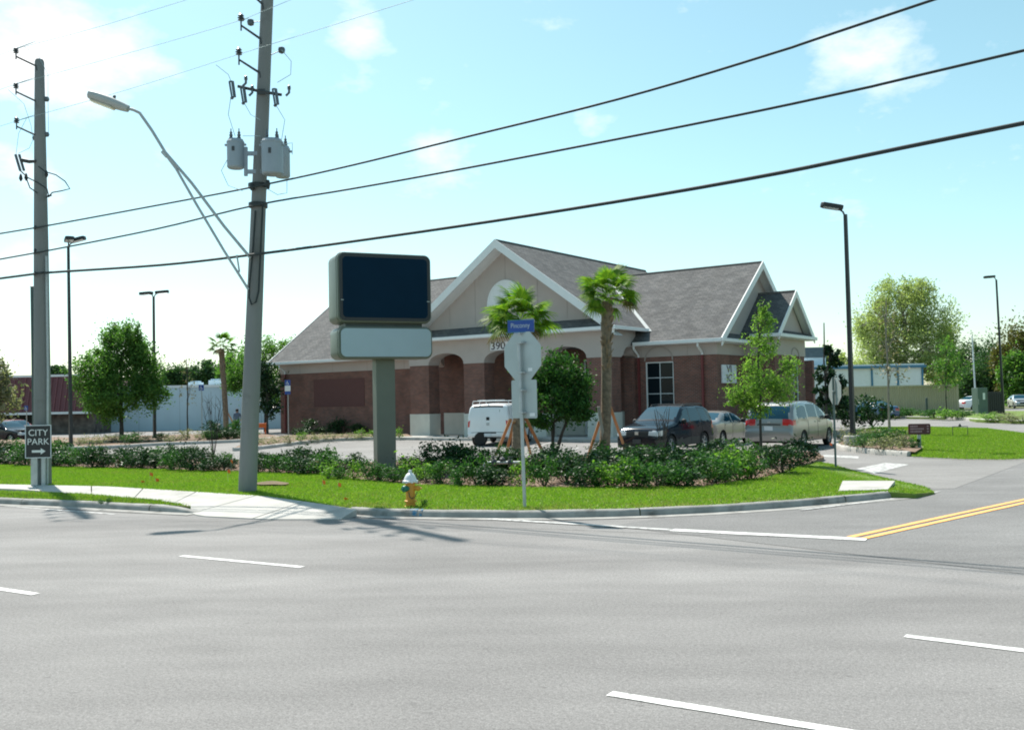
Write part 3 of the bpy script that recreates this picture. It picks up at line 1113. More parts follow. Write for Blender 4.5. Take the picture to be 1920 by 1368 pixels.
# side arches of the portico
for u0, u1 in ((-0.55, 0.037), (-13.137, -12.6)):
    pl = [(0.945, 4.0)]
    for i in range(1, 12):
        an = math.pi * (1 - i / 12)
        pl.append((1.7 + 0.55 * math.cos(an), 4.0 + 0.55 * math.sin(an)))
    pl += [(2.46, 4.0), (2.46, 5.42), (0.945, 5.42)]
    b = MB()
    b.prism(pl, u0, u1, Matrix(((0, 0, 1, 0), (1, 0, 0, 0), (0, 1, 0, 0), (0, 0, 0, 1))))
    b.build('arcade', stucco, bank)
boxpart('brick_pier', brick, bank, (-0.55, 0.0, 2.2, 2.497, 0, BT))
boxpart('brick_wall', brick, bank, (-13.1, -10.9, 3.0, 3.3, 1.28, 5.4), (-9.9, -7.9, 3.0, 3.3, 1.28, 5.4), (-5.2, -3.4, 3.0, 3.3, 1.28, 5.4), (-2.4, -0.3, 3.0, 3.3, 1.28, 5.4),
        (-10.9, -9.9, 3.0, 3.3, 4.05, 5.4), (-7.9, -5.2, 3.0, 3.3, 4.05, 5.4), (-3.4, -2.4, 3.0, 3.3, 4.05, 5.4))
boxpart('wall_base', stone_base, bank, (-13.1, -10.9, 2.96, 3.3, 0, 1.28), (-9.9, -7.9, 2.96, 3.3, 0, 1.28), (-5.2, -3.4, 2.96, 3.3, 0, 1.28), (-2.4, -0.3, 2.96, 3.3, 0, 1.28))
window(-10.9, -9.9, 3.0, 0.05, 4.05, 1, 4, 0.08)
window(-3.4, -2.4, 3.0, 0.05, 4.05, 1, 4, 0.08)
dr = window(-7.9, -5.2, 3.0, 0.05, 4.05, 3, 2, 0.09)
dr.name = 'entrance_door'
boxpart('portico_ceiling', stucco, bank, (-13.1, 0.0, 0.9, 3.0, 4.75, 4.85))
boxpart('portico_floor', concrete, bank, (-13.6, 0.6, -0.6, 3.0, -0.05, 0.03))
boxpart('entrance_walk', concrete, bank, (-14.2, 6.6, -2.6, -0.6, -0.05, 0.10), bevel=.02)

# roofs
SL = 0.71
TH = 0.14


def slope(name, m, p, parent=bank, th=TH):
    """roof slab on four or three corners"""
    vs = [Vector(q) for q in p]
    n = len(vs)
    b = MB()
    b.add(vs + [q - Vector((0, 0, th)) for q in vs], [tuple(range(n)), tuple(range(n, 2 * n))[::-1]] + [(i, (i + 1) % n, n + (i + 1) % n, n + i) for i in range(n)])
    return b.build(name, m, parent)


UC, RZ, EZ = -6.55, 10.4, 5.45
HW = 7.05
slope('roof', shingle_y, [(UC, -.5, RZ), (UC, 16.4, RZ), (UC + HW, 18.5, EZ), (UC + HW, -.5, EZ)])
slope('roof', shingle_y, [(UC, 16.4, RZ), (UC, -.5, RZ), (UC - HW, -.5, EZ), (UC - HW, 18.5, EZ)])
slope('roof', shingle_x, [(UC, 16.4, RZ), (UC - HW, 18.5, EZ), (UC + HW, 18.5, EZ)])
slope('roof', shingle_x, [(-28.1, 10.1, RZ - .02), (-28.1, 2.45, 4.78), (UC - 1, 2.45, 4.78), (UC - 1, 10.1, RZ - .02)])
slope('roof', shingle_x, [(-28.1, 10.1, RZ - .02), (UC - 1, 10.1, RZ - .02), (UC - 1, 17.7, 4.78), (-28.1, 17.7, 4.78)])
WZR, WY = 8.95, 7.6
slope('roof', shingle_x, [(-5.0, WY, WZR), (-5.0, 1.95, 4.72), (4.9, 1.95, 4.72), (4.9, WY, WZR)])
slope('roof', shingle_x, [(-5.0, WY, WZR), (4.9, WY, WZR), (4.9, 13.25, 4.72), (-5.0, 13.25, 4.72)])
slope('roof', shingle_x, [(4.0, 8.25, 7.35), (4.0, 5.5, 5.02), (6.4, 5.5, 5.02), (6.4, 8.25, 7.35)])
slope('roof', shingle_x, [(4.0, 8.25, 7.35), (6.4, 8.25, 7.35), (6.4, 11.0, 5.02), (4.0, 11.0, 5.02)])
ridge_m = mat('ridge_m', (0.13, 0.125, 0.12), 0.9, 0.15, 5)
for p0, p1 in (((UC, -.45, RZ), (UC, 16.4, RZ)), ((-28.0, 10.1, RZ - .02), (UC - .3, 10.1, RZ - .02)), ((-4.6, WY, WZR), (4.86, WY, WZR)), ((4.4, 8.25, 7.35), (6.36, 8.25, 7.35))):
    b = MB()
    b.tube([p0, p1], 0.07, 8)
    b.build('ridge_cap', ridge_m, bank)

# gable walls, pent roofs, rake boards, gutters
b = MB()
b.prism([(UC - HW + .5, 5.42), (UC + HW - .5, 5.42), (UC, RZ - .2)], -0.35, -0.6, XZ)
b.build('gable_wall', stucco, bank)
b = MB()
b.prism([(2.15, 4.78), (13.05, 4.78), (WY, WZR - .15)], 4.1, 4.38, Matrix(((0, 0, 1, 0), (1, 0, 0, 0), (0, 1, 0, 0), (0, 0, 0, 1))))
b.build('gable_wall', stucco, bank)
b = MB()
b.prism([(5.9, 5.02), (10.6, 5.02), (8.25, 7.2)], 5.7, 5.98, Matrix(((0, 0, 1, 0), (1, 0, 0, 0), (0, 1, 0, 0), (0, 0, 0, 1))))
b.build('gable_wall', stucco, bank)
slope('pent_roof', shingle_x, [(UC - HW + .1, -.48, 5.46), (UC + HW - .1, -.48, 5.46), (UC + HW - .75, .36, 5.98), (UC - HW + .75, .36, 5.98)], th=.06)
slope('pent_roof', shingle_y, [(4.88, 2.0, 4.74), (4.88, 13.2, 4.74), (4.36, 12.6, 5.1), (4.36, 2.6, 5.1)], th=.06)
slope('pent_roof', shingle_y, [(6.38, 5.6, 5.04), (6.38, 10.9, 5.04), (5.96, 10.4, 5.3), (5.96, 6.1, 5.3)], th=.06)


def rake(p0, p1, out, wd=0.34, th=0.05):
    p0, p1 = Vector(p0), Vector(p1)
    b = MB()
    o2 = Vector(out) * th
    dz = Vector((0, 0, -wd))
    up = Vector((0, 0, 0.05))
    b.add([p0 + up, p1 + up, p1 + dz, p0 + dz, p0 + up + o2, p1 + up + o2, p1 + dz + o2, p0 + dz + o2],
          [(0, 1, 2, 3), (4, 7, 6, 5), (0, 4, 5, 1), (1, 5, 6, 2), (2, 6, 7, 3), (3, 7, 4, 0)])
    b.build('rake_board', white_trim, bank)


rake((UC, -.503, RZ), (UC + HW, -.503, EZ), (0, -1, 0), 0.42)
rake((UC, -.503, RZ), (UC - HW, -.503, EZ), (0, -1, 0), 0.42)
rake((4.903, WY, WZR), (4.903, 1.95, 4.72), (1, 0, 0), 0.36)
rake((4.903, WY, WZR), (4.903, 13.25, 4.72), (1, 0, 0), 0.36)
rake((6.403, 8.25, 7.35), (6.403, 5.5, 5.02), (1, 0, 0), 0.30)
rake((6.403, 8.25, 7.35), (6.403, 11.0, 5.02), (1, 0, 0), 0.30)
rake((-28.103, 10.1, RZ - .02), (-28.103, 2.45, 4.78), (-1, 0, 0), 0.3)
# soffits under the rakes
for pk, ed, zp, ze, u0, u1 in ((WY, (1.95, 13.25), WZR, 4.72, 4.385, 4.9), (8.25, (5.5, 11.0), 7.35, 5.02, 5.985, 6.4)):
    for y_ in ed:
        b = MB()
        b.add([(u0, pk, zp - TH - .008), (u1, pk, zp - TH - .008), (u1, y_, ze - TH - .008), (u0, y_, ze - TH - .008)], [(0, 1, 2, 3)])
        b.build('soffit', white_trim, bank)
b = MB()
for s_ in (1, -1):
    b.add([(UC, -.5, RZ - .43), (UC + s_ * HW, -.5, EZ - .43), (UC + s_ * HW, .36, EZ - .43), (UC, .36, RZ - .43)], [(0, 1, 2, 3)])
b.build('soffit', white_trim, bank)


def gutter(a, c, h=0.17, d=0.15, parent=bank):
    b = MB()
    b.beam(a, c, d, h)
    return b.build('gutter', white_trim, parent, bevel=0.02)


gutter((UC - HW - .05, -.60, EZ - .06), (UC + HW + .12, -.60, EZ - .06))
gutter((UC + HW + .06, -.52, EZ - .06), (UC + HW + .06, 3.3, EZ - .06))
gutter((UC - HW - .06, -.52, EZ - .06), (UC - HW - .06, 3.6, EZ - .06))
gutter((-28.15, 2.37, 4.72), (UC - HW + .4, 2.37, 4.72))
gutter((0.2, 1.87, 4.66), (4.95, 1.87, 4.66))
gutter((4.98, 1.85, 4.66), (4.98, 6.0, 4.66))
gutter((4.98, 10.5, 4.66), (4.98, 13.2, 4.66))
gutter((6.48, 5.45, 4.96), (6.48, 11.1, 4.96))
gutter((4.95, 5.43, 4.96), (6.5, 5.43, 4.96))
boxpart('soffit', white_trim, bank, (-28.1, -13.1, 2.45, 2.98, 4.62, 4.64), (0.0, 4.9, 1.95, 2.48, 4.56, 4.58), (4.42, 4.9, 2.0, 13.2, 4.55, 4.57), (6.02, 6.4, 5.5, 11.0, 4.85, 4.87), (UC - HW, UC + HW, -.5, 0.0, 5.30, 5.32))
# downspouts: white on the stucco, painted red over the brick
red_pipe = mat('red_pipe', (0.16, 0.03, 0.03), 0.6, 0.08, 4)


def downspout(x, y, gy, ztop, out=(0, -1)):
    e = empty('downspout', (x, y, 0))
    e.parent = bank
    b = MB()
    b.tube([(0, gy - y, ztop), (0, gy - y, ztop - .18), (0, -.07, ztop - .5), (0, -.07, 4.0)], 0.055, 6)
    b.build('upper_pipe', white_trim, e)
    b = MB()
    b.box(-.05, .05, -.12, -.02, 0.1, 4.0)
    b.build('lower_pipe', red_pipe, e)


downspout(0.22, 2.46, 1.9, 4.6)
downspout(3.7, 2.46, 1.9, 4.6)
downspout(-26.9, 2.96, 2.4, 4.65)
# half round panel in the front gable
b = MB()
pl = [(UC + 1.12 * math.cos(math.pi * i / 24), 7.1 + 1.2 * math.sin(math.pi * i / 24)) for i in range(25)]
b.prism(pl, -0.30, -0.352, XZ)
hp = b.build('half_round_panel', white_trim, bank)
b = MB()
arch_line(b, UC, 7.1, 1.12, .28, .36, .07, rise=1.07)
b.box(UC - 1.2, UC + 1.2, .27, .36, 7.02, 7.1)
for u in (-.75, -.37, 0, .37, .75): b.box(UC + u - .012, UC + u + .012, .292, .3, 7.1, 7.1 + 1.2 * math.sqrt(1 - (u / 1.13) ** 2) - .02)
b.build('panel_frame', white_trim, hp)
# house number
b = MB()
b.box(-7.35, -5.75, -.045, -.021, 4.62, 5.06)
pb = b.build('number_plate', mat('plate_pale', (0.66, 0.66, 0.68), 0.6, 0.05, 4), bank)
text_mesh('number', '390', 0.56, mat('num_dark', (0.03, 0.012, 0.03), 0.5, 0.05, 4), pb, Matrix.Translation((-6.82, -.055, 4.84)) @ FRONT, 0.01, sx=1.15)
# sign on the side of the right wing
b = MB()
b.box(4.42, 4.50, 2.95, 4.7, 2.6, 3.5)
sg = b.build('wall_sign', mat('sign_pale', (0.70, 0.72, 0.76), 0.5, 0.05, 4), bank, bevel=.015)
text_mesh('lettering', 'VI\nIC', 0.5, mat('num_dark', (0.03, 0.012, 0.03)), sg, Matrix.Translation((4.51, 3.75, 3.06)) @ SIDE, 0.008, sx=1.5)
# roof vent and valley flashing
b = MB()
b.lathe([(0.16, 0), (0.16, .34), (0.34, .36), (0.34, .46), (0.05, .56)], 14, Matrix.Translation((-2.6, 9.6, 7.4)))
b.build('roof_vent', galv, bank, smooth=True)
b = MB()


def roofz_main(u): return RZ - (RZ - EZ) / HW * abs(u - UC)
def roofz_wing(y): return WZR - (WZR - 4.72) / (WY - 1.95) * abs(y - WY)


vp = []
for i in range(9):
    u = 0.75 - i * (0.75 + 4.35) / 8
    z = roofz_main(u)
    y = WY - (WZR - z) / ((WZR - 4.72) / (WY - 1.95))
    vp.append(Vector((u, y, z + 0.05)))
for a, c in zip(vp[:-1], vp[1:]): b.beam(a, c, 0.20, 0.03)
b.build('valley_flashing', mat('flashing', (0.72, 0.70, 0.66), 0.35, 0.05, 4, metal=.3), bank)


# ------------------------------------------------------------------ neighbouring buildings and fences
def far_box(name, label, pxl, pxr, ytop, Y, depth, m, z0=-0.4, cat='building', turn=0.0):
    a, c = D(pxl, ytop, Y), D(pxr, ytop, Y)
    e = empty(name, (a.x, Y, 0), turn, label, cat)
    return e, (c.x - a.x), a.z


# maroon mansard shop, far left
e, L, zt = far_box('corner_shop', 'low shop with maroon ribbed metal mansard at the left edge', -260, 168, 712, 76, 14, None)
maroon = mat('maroon', (0.14, 0.040, 0.045), 0.5, 0.08, 3)
rib_m = mat('maroon_rib', (0.19, 0.065, 0.07), 0.5, 0.08, 3)
stone_m = mat('shop_stone', (0.15, 0.125, 0.11), 0.95, 0.5, 2.2, bump=0.8, bscale=4)
b = MB(); b.box(0, L, 0.8, 16, -.6, 1.9); b.build('wall', stone_m, e)
zb = 1.75
b = MB()
b.add([(-.3, -.5, zb), (L + .3, -.5, zb), (L + .1, .3, zt), (0, .3, zt), (-.3, 16, zb), (L + .3, 16, zb), (L + .1, 15.5, zt), (0, 15.5, zt)], [(0, 1, 2, 3), (1, 5, 6, 2), (4, 0, 3, 7), (3, 2, 6, 7), (5, 4, 7, 6), (0, 4, 5, 1)])
mr = b.build('mansard', maroon, e)
k = -0.1
while k < L + .2:
    b = MB(); b.beam((k, -.53, zb + .02), (k, .27, zt - .02), 0.07, 0.06); b.build('rib', rib_m, mr)
    k += 0.42
b = MB(); b.box(-.4, L + .4, -.6, -.45, zb - .16, zb + .02); b.box(-.1, L + .2, .2, .34, zt - .05, zt + .12); b.build('trim', white_trim, e)
for x0, x1 in ((L - 17.5, L - 13.0), (L - 8.4, L - 6.6), (L - 6.3, L - 4.5)):
    b = MB(); b.box(x0, x1, .72, .79, .2, 1.7); f = b.build('window', dark_iron, e)
    b = MB(); b.box(x0 + .1, x1 - .1, .69, .715, .3, 1.6); b.build('pane', glass, f)
b = MB(); b.box(L - 12.6, L - 9.4, .70, .79, -.5, 1.72); b.build('wall_panel', white_trim, e)
b = MB(); b.box(L - 5.2, L - 3.9, .55, .68, -.1, .65); b.build('notice_board', mat('notice', (.30, .09, .09), .6, .3, 2), e)

# long pale wall building
e, L, zt = far_box('warehouse', 'long pale blue grey rendered warehouse wall behind the trees', 171, 560, 730, 80, 20, None)
pale_wall = mat('pale_wall', (0.50, 0.62, 0.70), 0.9, 0.05, 0.6)
b = MB(); b.box(0, L + 3, 0, 22, -.8, zt); b.build('wall', pale_wall, e)
b = MB(); b.box(-.1, L + 3.1, -.1, 22.1, zt, zt + .2); b.build('coping', white_trim, e)
for k in range(0, 6):
    b = MB(); b.box(k * 3.4 + .55, k * 3.4 + .58, -.012, -.002, -.8, zt); b.build('wall_joint', mat('joint', (.34, .42, .47), .9), e)
for x0, h_ in ((6.4, .35), (8.2, .5)):
    b = MB(); b.box(x0, x0 + 1.0, 5, 6.1, zt + .2, zt + .2 + h_); b.box(x0 + .15, x0 + .85, 5.15, 5.95, zt + .2 + h_, zt + .32 + h_)
    b.build('roof_unit', pale_wall, e)
b = MB(); b.box(L - 1.5, L + 3.0, -.03, -.005, -.6, -.1); b.build('blue_band', mat('blue_band', (.03, .12, .22), .6), e)

# white building with blue trim, right
e, L, zt = far_box('white_store', 'white flat roofed building with blue roof trim beyond the bank', 1515, 1730, 691, 96, 20, None)
b = MB(); b.box(-4, L, 0, 18, -.3, zt - .1); b.build('wall', white_trim, e)
blue_trim = mat('blue_trim', (0.045, 0.17, 0.29), 0.5, 0.08, 3)
b = MB(); b.box(-4.2, L + .25, -.35, 18.2, zt - .1, zt + .14); b.build('roof_trim', blue_trim, e)
b = MB(); b.box(-4.1, L + .1, -.2, 18, zt + .14, zt + .3); b.build('roof', white_trim, e)
for x0 in (L - 5.2, L - 2.6, L - .15):
    b = MB(); b.box(x0, x0 + .18, -.08, -.004, -.3, zt - .1); b.build('corner_trim', blue_trim, e)
b = MB(); b.box(.5, 6, -.6, -.01, 1.9, 2.1); b.build('awning', white_trim, e)
for x0 in (.6, 5.7): 
    b = MB(); b.box(x0, x0 + .2, -.6, -.4, -.3, 1.9); b.build('post', white_trim, e)
b = MB(); b.box(.2, 2.3, 1.5, 3.2, zt + .3, zt + 1.15); b.build('roof_unit_base', pale_wall, e)
b = MB(); b.box(.1, 2.4, 1.4, 3.3, zt + 1.15, zt + 2.2); b.build('roof_unit', mat('unit_dark', (.07, .11, .14), .7, .1, 3), e, bevel=.05)

# tan metal fence, each sheet a piece of its own
a, c = D(1560, 724, 84), D(1795, 721, 84)
fen = empty('metal_fence', (a.x, 84, 0), 0, 'tan ribbed metal screen fence in front of the white building', 'fence')
tanm = mat('tan_sheet', (0.44, 0.365, 0.27), 0.6, 0.06, 2)
n = 13
wd = (c.x - a.x) / n
sheet_b = MB()
pts = []
for i in range(9):
    x = wd * i / 8
    pts.append((x, 0.0 if i % 2 == 0 else -0.05))
poly = pts + [(x, y + .03) for x, y in pts[::-1]]
sheet_b.prism(poly, -.2, 1)
o0 = sheet_b.build('fence_panel', tanm, fen)
o0.scale = (1, 1, 1)
o0.location = (0, 0, 0)
me0 = o0.data
for v_ in me0.vertices:
    if v_.co.z > 0.5: v_.co.z = c.z - .1
for i in range(1, n): inst('fence_panel', me0, fen, (wd * i, 0, 0))
b = MB(); b.box(-.1, wd * n + .1, -.12, .1, c.z - .1, c.z + .04); b.build('top_rail', mat('tan_rail', (.46, .40, .32), .6, .06, 2), fen)
b = MB(); b.box(wd * n, wd * n + .1, 0, 5, -.2, c.z); b.build('return_wall', tanm, fen)

# dark gate and low fence behind the right wing of the bank
b = MB()
a, c = D(1527, 748, 74), D(1590, 748, 74)
e = empty('dark_fence', (a.x, 74, 0), 0, 'black screen fence between the bank and the magnolia', 'fence')
n = 8
for i in range(n):
    b = MB(); b.box((c.x - a.x) * i / n + .01, (c.x - a.x) * (i + 1) / n - .01, 0, .05, -.1, a.z); b.build('board', black_metal, e)
b = MB(); b.box(0, c.x - a.x, .055, .1, .3, .4); b.build('rail', black_metal, e)

# dumpster screen and green cabinet at the right edge
a, c = D(1852, 734, 77), D(1880, 734, 77)
e = empty('bin_screen', (a.x, 77, 0), 0, 'black slatted bin enclosure beside the green cabinet', 'enclosure')
n = 7
for i in range(n):
    b = MB(); b.box((c.x - a.x) * i / n + .01, (c.x - a.x) * (i + 1) / n - .02, 0, .05, .05, a.z); b.build('slat', black_metal, e)
b = MB(); b.box(0, c.x - a.x, .055, 1.5, .0, a.z - .1); b.build('screen_body', black_metal, e)
a, c = D(1833, 727, 76), D(1853, 727, 76)
e = empty('utility_cabinet', (a.x, 76, 0), 0.15, 'green electrical cabinet with white label by the far kerb', 'cabinet')
green_cab = mat('green_cab', (0.085, 0.13, 0.11), 0.5, 0.06, 3)
wc = c.x - a.x
b = MB(); b.box(0, wc, 0, .8, .2, a.z); b.build('housing', green_cab, e, bevel=.04)
b = MB(); b.box(-.06, wc + .06, -.06, .86, .02, .2); b.build('plinth', concrete, e)
b = MB(); b.box(wc * .5, wc * .72, -.02, -.003, a.z * .58, a.z * .82); b.build('notice', white_trim, e)
b = MB(); b.box(wc * .03, wc * .06, -.03, -.003, a.z * .4, a.z * .6); b.build('handle', galv, e)

# ------------------------------------------------------------------ utility poles
def insulator(b, p, s=1.0):
    M = Matrix.Translation(p)
    b.lathe([(.02, 0), (.02, .04), (.075, .05), (.03, .08), (.08, .10), (.03, .13), (.07, .15), (.03, .2), (.0, .21)], 10, M @ Matrix.Scale(s, 4))


PB = G(464, 921, LAWN_Z)
PY = PB.y
big = empty('utility_pole', (PB.x, PB.y, LAWN_Z - .05), 0, 'tall leaning concrete utility pole carrying three transformers', 'utility pole')


def pl_(px, py, dy=0.0):
    """point of the big pole's upright plane, in the pole's own frame"""
    return D(px, py, PY + dy) - Vector(big.location)


b = MB()
b.tube([pl_(464, 924), pl_(470, 760), pl_(478, 560), pl_(485, 380), pl_(493, 190), pl_(501, 0), pl_(504, -80)], [.205, .195, .18, .165, .15, .138, .13], 18)
b.build('pole', pole_concrete, big, smooth=True)
# bracket arms with insulators
for (px, py), (tx, ty) in (((488, 73), (452, 48)), ((487, 137), (448, 112)), ((492, 8), (468, -14))):
    b = MB()
    p0, p1 = pl_(px, py, -.12), pl_(tx, ty, -.2)
    b.tube([p0 + Vector((0.02, 0, -.12)), p0, p1], [.03, .028, .022], 8)
    b.tube([p1 - Vector((0, 0, .12)), p1 + Vector((0, 0, .08))], .018, 6)
    br = b.build('bracket_arm', dark_iron, big, smooth=True)
    b = MB(); insulator(b, p1 + Vector((0, 0, .07)), 1.0); b.build('insulator', porcelain, br, smooth=True)
for px, py in ((470, 42), (528, 94)):
    b = MB(); c_ = pl_(px, py, .25)
    b.lathe([(.01, -.09), (.07, -.06), (.085, 0), (.07, .05), (.01, .08)], 12, Matrix.Translation(c_)); b.tube([c_, pl_(498, py + 14 if px > 500 else py - 2)], .01, 5)
    b.build('surge_arrester', porcelain, big, smooth=True)
# cutout crossarm
b = MB(); b.tube([pl_(446, 162, -.2), pl_(490, 172, -.2), pl_(528, 178, -.2)], .035, 8)
b.box(-.09, .09, -.02, .02, -.06, .06, Matrix.Translation(pl_(490, 172, -.2)))
xa = b.build('crossarm', dark_iron, big, smooth=True)
for px, py in ((433, 168), (454, 178), (514, 182)):
    b = MB(); p0, p1 = pl_(px - 3, py - 15, -.3), pl_(px + 2, py + 16, -.3)
    b.tube([p0, p1], .022, 8); b.tube([p0 + Vector((.07, 0, 0)), p1 + Vector((.06, 0, .02))], [.035, .035], 8); b.tube([p0, p0 + Vector((.07, 0, 0))], .02, 6)
    b.lathe([(.02, -.03), (.045, 0), (.02, .04)], 8, Matrix.Translation(p1))
    b.build('fuse_cutout', porcelain, xa, smooth=True)
for px, py in ((461, 150), (542, 168), (473, 168)):
    b = MB(); b.tube([pl_(px - 6, py + 12, -.25), pl_(px, py + 6, -.25), pl_(px, py - 6, -.25)], .028, 8); insulator(b, pl_(px, py + 2, -.25), .6); b.build('arrester', porcelain, xa, smooth=True)
# transformers
for cx, top, bot, r, dy in ((442, 262, 316, .19, -.15), (511, 262, 328, .235, -.40), (530, 275, 333, .17, .30)):
    b = MB(); t_, b_ = pl_(cx, top, dy), pl_(cx, bot, dy)
    h_ = t_.z - b_.z
    M = Matrix.Translation((b_.x, b_.y, b_.z))
    b.lathe([(r * .86, 0), (r, .03), (r, h_ - .09), (r * 1.04, h_ - .085), (r * 1.04, h_ - .05), (r * .98, h_ - .04), (r * .9, h_), (.02, h_ + .04)], 22, M)
    tr = b.build('transformer', tank_grey, big, smooth=True)
    for k in (-.45, .5):
        b = MB(); b.lathe([(.035, 0), (.05, .03), (.03, .05), (.045, .09), (.025, .12), (.035, .15), (.012, .18), (.012, .24)], 8, M @ Matrix.Translation((r * k, -.05, h_ + .0)))
        b.build('bushing', porcelain, tr, smooth=True)
    b = MB(); b.box(-.03, .03, -r - .012, -r + .02, h_ * .55, h_ * .7, M); b.build('name_plate', dark_iron, tr)
    b = MB(); b.box(-r - .05, -r, -.03, .03, h_ - .14, h_ - .1, M); b.box(r, r + .05, -.03, .03, h_ - .14, h_ - .1, M); b.build('lifting_lug', tank_grey, tr)
b = MB()
for y in (288, 322): b.beam(pl_(460, y, -.12), pl_(490, y, -.12), .06, .09)
b.beam(pl_(461, 276, -.12), pl_(461, 330, -.12), .07, .07)
b.beam(pl_(490, 300, .1), pl_(520, 302, .2), .06, .09)
b.build('mounting_frame', tank_grey, big)
for y, w_ in ((349, .2), (385, .19)):
    b = MB(); b.lathe([(w_, -.05), (w_ + .025, -.05), (w_ + .025, .05), (w_, .05)], 16, Matrix.Translation(pl_(484, y))); b.build('wire_clamp', black_metal, big, smooth=True)
b = MB(); b.lathe([(.04, -.07), (.06, 0), (.04, .07)], 8, Matrix.Translation(pl_(473, 351, -.2))); b.build('wire_clamp', black_metal, big, smooth=True)
b = MB(); b.lathe([(.04, -.1), (.06, 0), (.04, .1)], 8, Matrix.Translation(pl_(502, 346, -.2)))
b.build('wire_clamp', black_metal, big, smooth=True)
b = MB()
b.tube([pl_(479, 395, -.22), pl_(474, 470, -.23), pl_(468, 530, -.24), pl_(467, 558, -.25), pl_(472, 571, -.25), pl_(480, 566, -.25), pl_(485, 545, -.24), pl_(489, 460, -.22), pl_(493, 380, -.2)], .022, 8)
b.build('cable_loop', wire_mat, big, smooth=True)
b = MB()
for pts in (((434, 175), (428, 215), (441, 256)), ((456, 190), (470, 215), (488, 225)), ((516, 195), (534, 225), (528, 262)), ((528, 94), (546, 115), (545, 140), (520, 155)), ((426, 300), (415, 320), (428, 348), (455, 358)), ((405, 122), (428, 140), (433, 152)),
            ((538, 333), (538, 362), (520, 365), (498, 352)), ((535, 270), (548, 268), (548, 290)), ((455, 255), (488, 255))):
    q = [pl_(px, py, -.25) for px, py in pts]
    q = [Vector((p.x, p.y, p.z)) for p in q]
    sm = [q[0]]
    for i in range(len(q) - 1): sm += [q[i].lerp(q[i + 1], .5), q[i + 1]]
    b.tube(sm, .007, 5)
b.build('jumper_wire', thin_wire, big)['kind'] = 'stuff'

# street lamp on the big pole: long double arm
lamp = empty('street_lamp', PB + Vector((0, 0, 4.7)), 0, 'grey cobra head street lamp on long double arm from the tall pole', 'street lamp')
LH = D(235, 203, 21.3)
LV = (LH - D(468, 500, PY))


def la(px, py):
    f = (468 - px) / (468 - 235)
    return D(px, py, PY - .25 + f * (21.3 - PY + .25)) - Vector(lamp.location)


b = MB()
b.tube([la(470, 484), la(420, 424), la(360, 344), la(310, 286), la(285, 245), la(262, 212), la(250, 206), la(233, 202)], .034, 8)
b.tube([la(466, 543), la(420, 470), la(370, 386), la(330, 316), la(306, 284)], .03, 8)
b.tube([la(444, 478), la(449, 510)], .02, 6); b.tube([la(304, 284), la(313, 294)], .04, 6)
arm = b.build('arm', galv, lamp, smooth=True)
h0, h1 = la(240, 205), la(168, 178)
ax = (h1 - h0)
Lh = ax.length
ax.normalize()
sd = ax.cross(Vector((0, 0, 1))).normalized()
up = sd.cross(ax)
MH = Matrix((ax, sd, up)).transposed().to_4x4()
MH.translation = h0
b = MB()
rings = []
for i in range(13):
    f = i / 12
    wdt = .05 + .13 * math.sin(math.pi * min(1, f * .62 + .08)) ** .8 * (1 if f < .97 else .75)
    ht = .05 + .06 * math.sin(math.pi * min(1, f * .7 + .1))
    rings.append([(f * Lh, wdt * math.cos(a), ht * math.sin(a) + (.02 if math.sin(a) > 0 else 0)) for a in [2 * math.pi * k / 14 for k in range(14)]])
vs = [MH @ Vector(p) for r in rings for p in r]
fs = [(i * 14 + k, i * 14 + (k + 1) % 14, (i + 1) * 14 + (k + 1) % 14, (i + 1) * 14 + k) for i in range(12) for k in range(14)] + [tuple(range(14)), tuple(range(12 * 14, 13 * 14))]
b.add(vs, fs)
b.build('lamp_head', mat('lamp_grey', (.40, .42, .42), .5, .05, 4), lamp, smooth=True)
b = MB(); b.prism([(Lh * .35, -.13), (Lh * .9, -.11), (Lh * .96, 0), (Lh * .9, .11), (Lh * .35, .13), (Lh * .28, 0)], -.125, -.085, MH); b.build('lens', mat('lens', (.55, .52, .42), .2, .05, 3), lamp, bevel=.02)
b = MB(); b.lathe([(.035, .0), (.035, .08), (.02, .1)], 8, MH @ Matrix.Translation((Lh * .42, 0, .09))); b.build('photocell', dark_iron, lamp)

# left pole
QB = G(80, 908, LAWN_Z)
QY = QB.y
lp = empty('utility_pole', (QB.x, QB.y, LAWN_Z - .05), 0, 'shorter concrete utility pole at left carrying the black park sign', 'utility pole')


def ql(px, py, dy=0.0):
    return D(px, py, QY + dy) - Vector(lp.location)


b = MB()
b.tube([ql(80, 912), ql(79, 700), ql(77, 450), ql(75, 250), ql(74, 116), ql(74, 112)], [.215, .20, .175, .14, .115, .09], 18)
b.build('pole', pole_concrete, lp, smooth=True)
for (px, py), (tx, ty) in (((68, 124), (30, 106)), ((68, 190), (30, 172)), ((68, 254), (31, 237))):
    b = MB(); p0, p1 = ql(px, py, -.1), ql(tx, ty, -.2)
    b.tube([p0 + Vector((.02, 0, -.12)), p0, p1], [.03, .026, .022], 8); b.tube([p1 - Vector((0, 0, .08)), p1 + Vector((0, 0, .06))], .018, 6)
    br = b.build('bracket_arm', dark_iron, lp, smooth=True)
    b = MB(); insulator(b, p1 + Vector((0, 0, .05)), .95); b.build('insulator', porcelain, br, smooth=True)
for px, py in ((87, 186), (87, 252), (66, 259)):
    b = MB(); c_ = ql(px, py, .05); b.lathe([(.01, -.07), (.06, -.05), (.075, 0), (.06, .05), (.01, .07)], 12, Matrix.Translation(c_)); b.tube([c_, ql(76, py)], .02, 6); b.build('surge_arrester', porcelain, lp, smooth=True)
